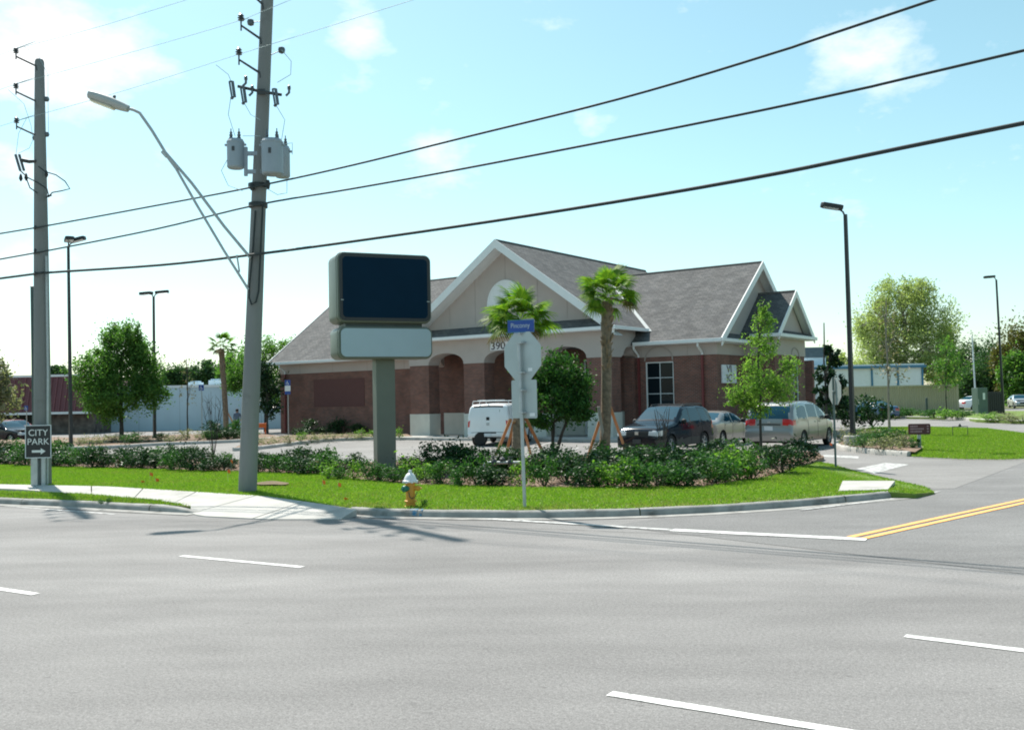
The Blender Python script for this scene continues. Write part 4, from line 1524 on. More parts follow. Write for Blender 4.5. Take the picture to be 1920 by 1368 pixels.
b = MB(); b.tube([ql(40, 300, -.2), ql(55, 303, -.2), ql(72, 302, -.1)], [.05, .05, .035], 8); xb = b.build('crossarm', dark_iron, lp, smooth=True)
for dx in (0, 7):
    b = MB(); b.tube([ql(29 + dx, 290, -.25 + dx * .03), ql(38 + dx, 320, -.25 + dx * .03)], .035, 8); b.build('fuse_cutout', porcelain, xb, smooth=True)
for px, py in ((39, 333), (49, 332), (87, 326)):
    b = MB(); b.lathe([(.012, -.1), (.05, -.03), (.03, .06), (.012, .1)], 8, Matrix.Translation(ql(px, py, -.2))); b.build('connector', black_metal, lp, smooth=True)
b = MB()
for pts in (((38, 320), (52, 333), (70, 342), (88, 354), (91, 366), (86, 371)), ((50, 336), (56, 352), (70, 362)), ((85, 322), (105, 328), (122, 340), (131, 354), (115, 358), (98, 361), (90, 370), (97, 366)), ((72, 312), (85, 322))):
    b.tube([ql(px, py, -.25) for px, py in pts], .016, 6)
b.build('cable_loop', wire_mat, lp, smooth=True)
b = MB()
for pts in (((45, 88), (72, 105), (90, 140), (90, 186)), ((15, 168), (45, 195), (58, 235), (62, 258)), ((50, 222), (35, 250), (30, 290)), ((90, 190), (91, 250)), ((62, 262), (55, 278), (34, 288))):
    b.tube([ql(px, py, -.22) for px, py in pts], .006, 5)
b.build('jumper_wire', thin_wire, lp)['kind'] = 'stuff'
for y in (427, 470, 513):
    b = MB(); b.lathe([(.05, -.05), (.07, 0), (.05, .05)], 8, Matrix.Translation(ql(68, y, -.12))); b.build('wire_clamp', black_metal, lp, smooth=True)
b = MB(); b.tube([ql(89, 908, -.19), ql(90, 700, -.17), ql(87, 480, -.14)], .03, 8); b.build('conduit', galv, lp, smooth=True)

# park sign on the left pole
a, c = D(47, 797, QY - .35), D(95, 858, QY - .35)
ps = empty('park_sign', (a.x, QY - .35, 0), 0.06, 'black CITY PARK sign with white right arrow on left pole', 'sign')
ps.location.z = c.z
wS, hS = c.x - a.x, a.z - c.z
b = MB(); b.box(0, wS, 0, .02, 0, hS); b.build('panel', mat('sign_black', (.012, .016, .02), .35, .05, 3), ps)
b = MB()
for q in ((0, wS, -.004, -.001, 0, .02), (0, wS, -.004, -.001, hS - .02, hS), (0, .02, -.004, -.001, .02, hS - .02), (wS - .02, wS, -.004, -.001, .02, hS - .02)): b.box(*q)
b.build('border', alu, ps)
sign_white = mat('sign_white', (.72, .74, .75), .5, .04, 3)
text_mesh('lettering', 'CITY', hS * .27, sign_white, ps, Matrix.Translation((wS * .5, -.006, hS * .76)) @ FRONT, .002)
text_mesh('lettering', 'PARK', hS * .27, sign_white, ps, Matrix.Translation((wS * .5, -.006, hS * .49)) @ FRONT, .002)
b = MB(); b.prism([(wS * .26, hS * .17), (wS * .6, hS * .17), (wS * .6, hS * .11), (wS * .78, hS * .205), (wS * .6, hS * .30), (wS * .6, hS * .24), (wS * .26, hS * .24)], .003, .007, XZ); b.build('arrow', sign_white, ps)
b = MB(); b.box(wS * .2, wS * .45, .024, .1, -.7, hS * .9); b.box(wS * .6, wS * .75, .024, .08, -.7, hS * .9); b.build('backing_post', galv, ps)

# thin steel mast behind the left pole
a = G(66, 862, .1)
e = empty('steel_mast', (a.x, a.y, .1), 0, 'thin dark green steel mast rising behind the left utility pole', 'pole')
tp_ = D(60, 538, a.y) - Vector(e.location)
b = MB(); b.tube([(0, 0, 0), tp_], [.09, .06], 10); b.build('mast', mat('mast_green', (.045, .075, .075), .5), e, smooth=True)
b = MB(); b.lathe([(.06, 0), (.07, .02), (.02, .05)], 10, Matrix.Translation(tp_)); b.build('cap', black_metal, e)

# wires: each a thing of its own, hung in the plane of the two poles
def wire(name, label, pts, r, m, group, dy=-.22, n=4):
    """pts: spots in the photograph; the wire keeps to the upright plane through both poles, then follows the road"""
    A, B_ = Vector((QB.x, QB.y + dy, 0)), Vector((PB.x + .25, PB.y + dy, 0))
    out = []
    for px, py in pts:
        d = pray(px, py)
        k = d.x / d.y
        if px < 478:
            t_ = (B_ - A)
            s_ = (k * A.y - A.x) / (t_.x - k * t_.y)
            q = A + t_ * s_
        else:
            s_ = (k * B_.y - B_.x) / (U.x - k * U.y)
            q = B_ + U * s_
        out.append(D(px, py, q.y))
    first = out[0] + (out[0] - out[1]).normalized() * 18
    last = out[-1] + (out[-1] - out[-2]).normalized() * 16
    P = [first] + out + [last]
    fine = []
    for i in range(len(P) - 1):
        p0, p1, p2, p3 = P[max(i - 1, 0)], P[i], P[i + 1], P[min(i + 2, len(P) - 1)]
        for k in range(5):
            t = k / 5
            fine.append(0.5 * ((2 * p1) + (-p0 + p2) * t + (2 * p0 - 5 * p1 + 4 * p2 - p3) * t * t + (-p0 + 3 * p1 - 3 * p2 + p3) * t ** 3))
    fine.append(P[-1])
    b = MB()
    b.tube(fine, r, n if r < .01 else 7)
    o = b.build(name, m, None, smooth=True)
    return tag(o, label, 'wire', group)


wire('power_line', 'highest of the three thick black cables crossing the picture', [(0, 438), (78, 425), (300, 384), (478, 350), (660, 310), (870, 258), (1160, 186), (1450, 100), (1750, 0)], .021, wire_mat, 'thick lower cables')
wire('power_line', 'middle of the three thick black cables crossing the picture', [(0, 486), (78, 472), (290, 430), (478, 385), (660, 354), (860, 318), (1290, 235), (1600, 170), (1920, 95)], .021, wire_mat, 'thick lower cables')
wire('power_line', 'lowest and thickest of the three black cables crossing the picture', [(0, 522), (78, 512), (300, 497), (478, 477), (680, 450), (1000, 403), (1400, 336), (1920, 231)], .032, wire_mat, 'thick lower cables', dy=-.3)
wire('power_line', 'topmost thin pale overhead conductor at upper left', [(0, 103), (30, 92), (180, 52), (350, 0)], .0065, thin_wire, 'thin upper conductors', dy=-.25)
wire('power_line', 'second thin pale overhead conductor from the top', [(0, 168), (30, 158), (240, 100), (452, 38), (545, 0)], .0065, thin_wire, 'thin upper conductors', dy=-.25)
wire('power_line', 'third thin pale overhead conductor, just above the street lamp', [(0, 237), (31, 227), (240, 168), (448, 102), (600, 55), (775, 0)], .0065, thin_wire, 'thin upper conductors', dy=-.25)

# ------------------------------------------------------------------ parking lot lamps
def lot_lamp(label, px, py, topx, topy, heads, block=False, z=.12):
    g = G(px, py, z)
    e = empty('lot_lamp', g, 0, label, 'lamp post', 'black parking lot lamps')
    tp = D(topx, topy, g.y) - g
    b = MB()
    n_ = Vector((tp.x, tp.y, 0))
    M = Matrix.Identity(4)
    sq = lambda r, q: [(q.x + r, q.y, q.z), (q.x, q.y + r, q.z), (q.x - r, q.y, q.z), (q.x, q.y - r, q.z)]
    b.add(sq(.11, Vector((0, 0, 0))) + sq(.075, tp), [(0, 1, 5, 4), (1, 2, 6, 5), (2, 3, 7, 6), (3, 0, 4, 7), (3, 2, 1, 0), (4, 5, 6, 7)])
    b.build('post', black_metal, e)
    b = MB(); b.lathe([(.17, 0), (.17, .12), (.1, .16)], 4, Matrix.Rotation(0, 4, 'Z')); b.build('base_cover', black_metal, e)
    if block:
        b = MB(); b.lathe([(.33, -.1), (.33, .38), (.30, .41)], 18, Matrix.Translation((0, 0, -.02))); b.build('footing', concrete, e, smooth=True)
    for ang, tilt in heads:
        Mh = Matrix.Translation(tp) @ Matrix.Rotation(ang, 4, 'Z')
        b = MB(); b.tube([Mh @ Vector((0, 0, -.12)), Mh @ Vector((.08, 0, .1)), Mh @ Vector((.16, 0, .16))], .035, 6); ar = b.build('head_arm', black_metal, e)
        Mt = Mh @ Matrix.Translation((.1, 0, .16)) @ Matrix.Rotation(-tilt, 4, 'Y')
        b = MB(); b.prism([(0, -.17), (.12, -.22), (.72, -.22), (.8, -.12), (.8, .12), (.72, .22), (.12, .22), (0, .17)], 0, .16, Mt); hd = b.build('lamp_head', black_metal, e, bevel=.03)
        b = MB(); b.box(.15, .7, -.18, .18, -.012, -.002, Mt); b.build('lens', clear_lens, hd)
    return e


lot_lamp('black lamp post with one head at far left, beside the left utility pole', 133, 838, 128, 462, [(R_(0), .25), (R_(-60), .1)])
lot_lamp('black lamp post with twin heads rising through the left tree', 290, 822, 288, 556, [(R_(170), -.05), (R_(10), .1)])
lot_lamp('black lamp post on round concrete footing beside the driveway', 1600, 836, 1585, 402, [(R_(170), .22)], block=True)
lot_lamp('black lamp post at far right edge beyond the grass island', 1882, 778, 1868, 524, [(R_(175), -.05)])
a = G(1832, 790, .1)
e = empty('flag_pole', D(1829, 727, 92), 0, 'slim pale steel pole in front of the far woods', 'pole')
e.location.z = 0
b = MB(); b.tube([(0, 0, 0), (-.15, 0, D(1829, 630, 92).z)], [.09, .06], 8); b.build('shaft', alu, e, smooth=True)
b = MB(); b.lathe([(.08, 0), (.09, .04), (.02, .1)], 8, Matrix.Translation((-.15, 0, D(1829, 630, 92).z))); b.build('cap', galv, e)

# ------------------------------------------------------------------ pylon sign
SB = G(722, 876, .12)
py_ = empty('pylon_sign', (SB.x, SB.y, .1), R_(24), 'olive grey pylon sign with blank navy panel over pale panel', 'sign')
Ms = py_.rotation_euler.to_matrix().to_4x4()
olive = mat('olive', (0.15, 0.17, 0.145), 0.45, 0.05, 2, spec=.4)
navy = mat('navy', (0.004, 0.022, 0.048), 0.6, 0.05, 2, spec=.06)
palep = mat('pale_panel', (0.42, 0.52, 0.60), 0.5, 0.02, 2, spec=.2)
rim_dark = mat('rim_dark', (0.010, 0.011, 0.016), .35, .05, 3)
sc_ = 1800 / SB.y
zt = lambda y: D(722, y, SB.y).z - .1
b = MB(); b.box(-.29, .29, -.21, .21, -.1, zt(672)); b.build('post', olive, py_, bevel=.012)


def rrect(x0, x1, z0, z1, r, n=6):
    out = []
    for cx, cz, a0 in ((x1 - r, z0 + r, -90), (x1 - r, z1 - r, 0), (x0 + r, z1 - r, 90), (x0 + r, z0 + r, 180)):
        for i in range(n + 1):
            a = R_(a0 + 90 * i / n)
            out.append((cx + r * math.cos(a), cz + r * math.sin(a)))
    return out


def cabinet(name, x0, x1, z0, z1, y0, y1, facem, rimw, rimmat):
    b = MB(); b.prism(rrect(x0, x1, z0, z1, .2), -y0, -y1, XZ); cb = b.build(name, olive, py_, bevel=.03, smooth=True)
    b = MB(); b.prism(rrect(x0 - .012, x1 + .012, z0 - .012, z1 + .012, .2), -y0 - .13, -y0 - .17, XZ)
    b.build('trim_band', olive, cb)
    if rimmat:
        b = MB(); b.prism(rrect(x0 + .05, x1 - .05, z0 + .05, z1 - .05, .16), -y0 + .045, -y0 + .058, XZ); b.build('face_edge', rimmat, cb)
        b = MB(); b.prism(rrect(x0 + .05 + rimw, x1 - .05 - rimw, z0 + .05 + rimw, z1 - .05 - rimw, .12), -y0 + .06, -y0 + .072, XZ); b.build('face', facem, cb)
    else:
        b = MB(); b.prism(rrect(x0 + .06, x1 - .06, z0 + .06, z1 - .06, .16), -y0 + .045, -y0 + .06, XZ); b.build('face', facem, cb)
    return cb


cb = cabinet('upper_cabinet', -1.52, 1.33, zt(608), zt(481), -.62, .5, navy, .09, rim_dark)
b = MB(); zz = zt(568); b.box(-1.44, -1.36, -.70, -.69, zz - .012, zz + .012); b.box(1.17, 1.25, -.70, -.69, zz - .012, zz + .012); b.build('face_joint', galv, cb)
cabinet('lower_cabinet', -1.50, 1.36, zt(674), zt(615), -.58, .46, palep, .0, None)
b = MB(); b.box(-1.25, 1.1, -.4, .4, zt(616) - .05, zt(607) + .05); b.build('spacer', mat('olive_dark', (.075, .10, .10), .5), py_)

# ------------------------------------------------------------------ stop sign seen from behind, with street name blade
TB = G(984, 951, LAWN_Z)
st = empty('stop_sign', (TB.x, TB.y, LAWN_Z - .03), R_(-41), 'grey back of a stop sign with blue street name blade above', 'sign')
zt = lambda y: D(980, y, TB.y).z - LAWN_Z + .03
alum = mat('alum_back', (.40, .45, .46), .45, .06, 3, metal=.25)
b = MB(); tpz = zt(640)
b.tube([(0, 0, 0), (-.06, 0, tpz)], .031, 10); b.build('post', galv, st, smooth=True)
oct_c, oct_r = zt(667), .475
b = MB()
sx_ = .0
b.prism([(-.03 + oct_r * math.cos(R_(22.5 + 45 * k)), oct_c + oct_r * math.sin(R_(22.5 + 45 * k))) for k in range(8)], -.055, -.060, XZ)
pn = b.build('octagon', alum, st)
b = MB(); b.prism([(-.03 + oct_r * math.cos(R_(22.5 + 45 * k)), oct_c + oct_r * math.sin(R_(22.5 + 45 * k))) for k in range(8)], -.0612, -.0625, XZ); b.build('red_face', red_lens, pn)
text_mesh('lettering', 'STOP', .30, sign_white, pn, Matrix.Translation((-.03, .066, oct_c)) @ Matrix.Rotation(math.pi, 4, 'Z') @ FRONT, .001)
b = MB(); b.prism(rrect(-.31, .29, zt(784), zt(712), .03), -.056, -.061, XZ); b.build('lower_plate', alum, st)
for y in (642, 698, 731, 773):
    z = zt(y)
    b = MB()
    b.box(-.11, .05, -.036, .055, z - .018, z + .018); b.lathe([(.016, 0), (.016, .02)], 8, Matrix.Translation((.03, -.036, z)) @ Matrix.Rotation(R_(90), 4, 'X'))
    b.build('clamp', galv, st)
for x0, x1, y in ((.10, .2, 693), (.12, .24, 777)):
    b = MB(); z = zt(y); b.box(x0, x1, .05, .054, z - .03, z + .03); b.build('sticker', white_trim, st)
nb = empty('name_blade', (-.06, 0.02, zt(611))); nb.parent = st; nb.rotation_euler = (0, 0, R_(24))
blue_sign = mat('blue_sign', (.010, .060, .30), .35, .06, 3)
b = MB(); b.box(-.22, .28, -.012, .012, -.115, .115); b.build('blade', blue_sign, nb)
b = MB()
for q in ((-.22, .28, -.016, -.0125, .10, .115), (-.22, .28, -.016, -.0125, -.115, -.1)): b.box(*q)
b.build('edge', mat('blue_pale', (.03, .16, .32), .4), nb)
text_mesh('lettering', 'Pinconny', .125, mat('sign_dull', (.42, .50, .55), .5, .04, 3), nb, Matrix.Translation((.02, -.014, .01)) @ FRONT, .001, sx=.8)
b = MB(); b.box(-.02, .02, -.02, .02, -.16, -.115); b.build('blade_clamp', galv, nb)

# second sign seen edge on by the driveway
g = G(1567, 873, LAWN_Z)
e = empty('driveway_sign', (g.x, g.y, LAWN_Z - .02), R_(-83), 'grey back of an octagonal sign turned nearly edge on by the driveway', 'sign')
zt = lambda y: D(1566, y, g.y).z - LAWN_Z
b = MB(); b.tube([(0, 0, 0), (0, 0, zt(705))], .03, 8); b.build('post', mat('post_green', (.10, .14, .14), .5, .1, 4), e, smooth=True)
b = MB(); r_ = (zt(706) - zt(757)) / 2 / math.cos(R_(22.5)); zc = (zt(706) + zt(757)) / 2
b.prism([(r_ * math.cos(R_(22.5 + 45 * k)), zc + r_ * math.sin(R_(22.5 + 45 * k))) for k in range(8)], -.04, -.045, XZ); pn = b.build('octagon', alum, e)
b = MB(); b.prism([(r_ * math.cos(R_(22.5 + 45 * k)), zc + r_ * math.sin(R_(22.5 + 45 * k))) for k in range(8)], -.0462, -.0475, XZ); b.build('red_face', red_lens, pn)
b = MB(); b.box(-.04, .04, -.032, .04, zc - .02, zc + .02); b.build('clamp', galv, e)

# little brown direction sign
g = G(1724, 838, ISL)
e = empty('direction_sign', (g.x, g.y, ISL - .03), R_(-8), 'small dark maroon direction sign on grey post at the island', 'sign')
zt = lambda y: D(1722, y, g.y).z - ISL + .03
b = MB(); b.box(-.055, .055, -.03, .03, 0, zt(800)); b.build('post', galv, e)
b = MB(); b.prism(rrect(-.36, .36, zt(814), zt(794), .05), .035, .085, XZ); pn = b.build('panel', mat('maroon_sign', (.075, .012, .02), .35, .05, 3), e)
b = MB()
for k, (x0, x1) in enumerate(((-.30, -.06), (-.30, .14), (-.30, .08))):
    z = zt(798.5 + k * 5); x = x0
    while x < x1:
        ww = random.uniform(.025, .05); b.box(x, min(x + ww, x1), -.09, -.086, z - .028, z + .028); x += ww + .012
for k in range(3):
    z = zt(798.5 + k * 5); b.box(.24, .30, -.09, -.086, z - .025, z + .025)
o = b.build('lettering', mat('sign_pink', (.36, .22, .26), .5), pn); o['kind'] = 'stuff'

# disabled parking signs
def bay_sign(label, px, pyb, pyt, wpx, tall, Y=None):
    g = G(px, pyb, .12) if Y is None else D(px, pyb, Y)
    z0 = .08
    e = empty('bay_sign', (g.x, g.y, z0), R_(-10), label, 'sign', 'blue disabled parking signs')
    s_ = g.y / 1800
    zt_ = D(px, pyt, g.y).z - z0
    wd = wpx * s_
    b = MB(); b.tube([(0, 0, 0), (0, 0, zt_ - .05)], .03, 8); b.build('post', galv, e, smooth=True)
    h_ = tall * s_
    if tall > wpx * 1.3:
        hh = h_ * .4
        b = MB(); b.box(-wd / 2, wd / 2, -.055, -.04, zt_ - hh, zt_); pn = b.build('upper_panel', blue_sign, e)
        b = MB(); b.box(-wd / 2, wd / 2, -.055, -.04, zt_ - hh * 1.95, zt_ - hh); b.build('white_panel', sign_white, e)
        b = MB(); b.box(-wd / 2, wd / 2, -.055, -.04, zt_ - h_, zt_ - hh * 1.95); b.build('lower_panel', blue_sign, e)
    else:
        hh = h_
        b = MB(); b.box(-wd / 2, wd / 2, -.055, -.04, zt_ - hh, zt_); pn = b.build('upper_panel', blue_sign, e)
    c_ = zt_ - hh * .55
    b = MB(); k = hh * .5
    b.lathe([(k * .13, 0), (k * .13, .004)], 10, Matrix.Translation((-k * .1, -.056, c_ + k * .62)) @ Matrix.Rotation(R_(90), 4, 'X'))
    b.box(-k * .2, k * .0, -.06, -.056, c_ - k * .1, c_ + k * .42); b.box(-k * .15, k * .35, -.06, -.056, c_ - k * .15, c_ + k * .02); b.box(k * .22, k * .4, -.06, -.056, c_ - k * .6, c_ - k * .1)
    for i in range(10):
        a0 = R_(130 + i * 20); b.box(-k * .12 + k * .42 * math.cos(a0) - k * .06, -k * .12 + k * .42 * math.cos(a0) + k * .06, -.06, -.056, c_ - k * .25 + k * .42 * math.sin(a0) - k * .06, c_ - k * .25 + k * .42 * math.sin(a0) + k * .06)
    b.build('wheelchair_symbol', sign_white, pn)


bay_sign('blue and white disabled parking sign at the left corner of the bank', 541, 818, 712, 11, 27)
bay_sign('small square blue disabled parking sign left of the leaning palm', 379, 822, 721, 10, 11)
bay_sign('tiny blue disabled parking sign beside the maroon shop', 50, 826, 760, 8, 9)

# ------------------------------------------------------------------ fire hydrant
g = G(770, 949, LAWN_Z)
hy = empty('fire_hydrant', (g.x, g.y, LAWN_Z - .02), R_(20), 'yellow fire hydrant with white bonnet and green side cap', 'hydrant')
yel = mat('hydrant_yellow', (.62, .28, .03), .5, .1, 7, dirt=((.36, .16, .03), 5, .62))
wht = mat('hydrant_white', (.72, .73, .74), .5, .06, 5)
grn = mat('hydrant_green', (.012, .15, .10), .45, .08, 5)
b = MB(); b.lathe([(.125, 0), (.125, .03), (.088, .045), (.088, .10), (.115, .105), (.115, .13), (.088, .14), (.086, .44), (.10, .455), (.10, .47)], 22); b.build('barrel', yel, hy, smooth=True)
b = MB(); b.lathe([(.13, .47), (.14, .475), (.14, .50), (.118, .515), (.11, .55), (.085, .60), (.055, .635), (.03, .645), (.03, .69), (.022, .70)], 22); b.build('bonnet', wht, hy, smooth=True)
b = MB()
for k in range(8): b.box(-.014, .014, .112, .146, .462, .506, Matrix.Rotation(R_(45 * k), 4, 'Z'))
b.build('bolt', wht, hy)['kind'] = 'stuff'


def nozzle(ang, z, r, ln, m, nm):
    M = Matrix.Rotation(ang, 4, 'Z') @ Matrix.Translation((0, 0, z)) @ Matrix.Rotation(R_(90), 4, 'Y')
    b = MB(); b.lathe([(r * .8, .06), (r * .8, .12), (r, .125), (r, .125 + ln), (r * .8, .14 + ln), (r * .28, .145 + ln), (r * .28, .18 + ln), (0.005, .182 + ln)], 14, M)
    b.build(nm, m, hy, smooth=True)


nozzle(R_(-148), .36, .062, .05, grn, 'steamer_cap')
nozzle(R_(-30), .36, .05, .04, yel, 'hose_cap')
nozzle(R_(110), .36, .05, .04, yel, 'hose_cap')
b = MB(); b.tube([(-.06, -.12, .30), (-.05, -.11, .22), (0, -.10, .17), (.06, -.10, .2), (.1, -.1, .3)], .008, 5); b.build('chain', dark_iron, hy)
g2 = G(797, 948, LAWN_Z)

# backflow pipe in the bed
g = G(935, 902, .12)
e = empty('backflow_pipe', (g.x, g.y, .1), R_(-12), 'grey backflow preventer pipe loop standing in the shrubs', 'pipe')
b = MB(); b.tube([(-.35, 0, 0), (-.35, 0, .42), (-.31, 0, .47), (.55, 0, .47), (.59, 0, .42), (.59, 0, 0)], .035, 8); b.build('pipe', galv, e, smooth=True)
b = MB()
for x in (-.1, .3): b.lathe([(.05, -.06), (.075, -.05), (.075, .05), (.05, .06)], 10, Matrix.Translation((x, 0, .47)) @ Matrix.Rotation(R_(90), 4, 'Y'))
b.lathe([(.06, 0), (.07, .06), (.03, .1)], 10, Matrix.Translation((.1, 0, .5))); b.build('valve', dark_iron, e, smooth=True)
b = MB()
for x in (-.1, .3): b.tube([(x, 0, .52), (x, 0, .6)], .01, 5); b.tube([(x - .07, 0, .6), (x + .07, 0, .6)], .014, 6)
b.build('valve_handle', dark_iron, e)

# small meter frame in the island grass and a dark bollard by the tan fence
g = G(1801, 812, ISL)
e = empty('meter_pipe', (g.x, g.y, .04), 0, 'low thin pipe loop standing in the grass island', 'pipe')
b = MB(); b.tube([(-.35, 0, 0), (-.35, 0, .42), (.32, 0, .42), (.32, 0, 0)], .018, 6); b.build('pipe', dark_iron, e)
b = MB(); b.lathe([(.03, -.05), (.07, 0), (.03, .09)], 8, Matrix.Translation((-.02, 0, .45))); b.build('valve', dark_iron, e, smooth=True)
g = D(1738, 775, 80)
e = empty('bollard', (g.x, 80, .1), 0, 'dark steel bollard in front of the tan fence', 'bollard')
hz_ = D(1738, 746, 80).z
b = MB(); b.lathe([(.11, 0), (.11, hz_ - .15), (.09, hz_ - .08), (.03, hz_ - .05)], 12); b.build('shaft', mat('bollard_m', (.05, .07, .065), .5), e, smooth=True)
b = MB(); b.lathe([(.2, 0), (.2, .05), (.12, .08)], 12); b.build('footing', concrete, e)

# orange survey flags
for i, (px, py, h_) in enumerate(((71, 897, .25), (88, 902, .2), (281, 899, .24), (292, 904, .16), (265, 905, .06), (428, 905, .38), (433, 884, .4), (604, 913, .22), (633, 918, .22), (593, 884, .36), (1556, 838, .2), (645, 938, .05), (1770, 862, .0))):
    if h_ == 0: continue
    where = ['at the foot of the left utility pole, left one', 'at the foot of the left utility pole, right one', 'in open lawn right of the left pole, larger', 'in open lawn right of the left pole, leaning', 'lying flat in the lawn left of the tall pole', 'just left of the tall pole, nearer', 'just left of the tall pole, at the hedge',
             'right of the tall pole, brighter', 'right of the tall pole, nearer the sign', 'against the hedge right of the tall pole', 'beside the minivan and island kerb', 'lying by the kerb edge'][i]
    g = G(px, py, LAWN_Z)
    e = empty('survey_flag', (g.x, g.y, LAWN_Z - .02), random.uniform(-.6, .6), 'orange survey flag ' + where, 'flag', 'orange survey flags')
    b = MB(); b.tube([(0, 0, 0), (random.uniform(-.03, .03), 0, h_)], .0035, 4); b.build('wire_stem', galv, e)
    b = MB(); z0 = max(.01, h_ - .10)
    vs, fs = [], []
    for k in range(5):
        x = .085 * k / 4; y = .02 * math.sin(k * 1.6 + i)
        vs += [(x, y, z0 - .01 * k), (x, y, z0 + .08 - .008 * k)]
    for k in range(4): fs.append((2 * k, 2 * k + 2, 2 * k + 3, 2 * k + 1))
    b.add(vs, fs); b.build('cloth', orange_plastic, e)
# dug patch of earth beside the tall pole
pt = [G2(510 + 32 * math.cos(a), 909 + 3.4 * math.sin(a) * (1 + .3 * math.sin(3 * a)), LAWN_Z) for a in [2 * math.pi * k / 20 for k in range(20)]]
sheet('bare_earth', pt, LAWN_Z + .05, mat('earth', (.14, .10, .05), .95, .3, 9))
# blue paint on the kerb by the hydrant


# ------------------------------------------------------------------ vehicles
def interp(tab, x):
    if x <= tab[0][0]: return tab[0][1]
    for (a, b), (c, d) in zip(tab[:-1], tab[1:]):
        if x <= c: return b + (d - b) * (x - a) / (c - a + 1e-9)
    return tab[-1][1]


def pin(poly, x, y):
    r = False
    j = len(poly) - 1
    for i in range(len(poly)):
        xi, yi = poly[i]
        xj, yj = poly[j]
        if (yi > y) != (yj > y) and x < (xj - xi) * (y - yi) / (yj - yi) + xi: r = not r
        j = i
    return r


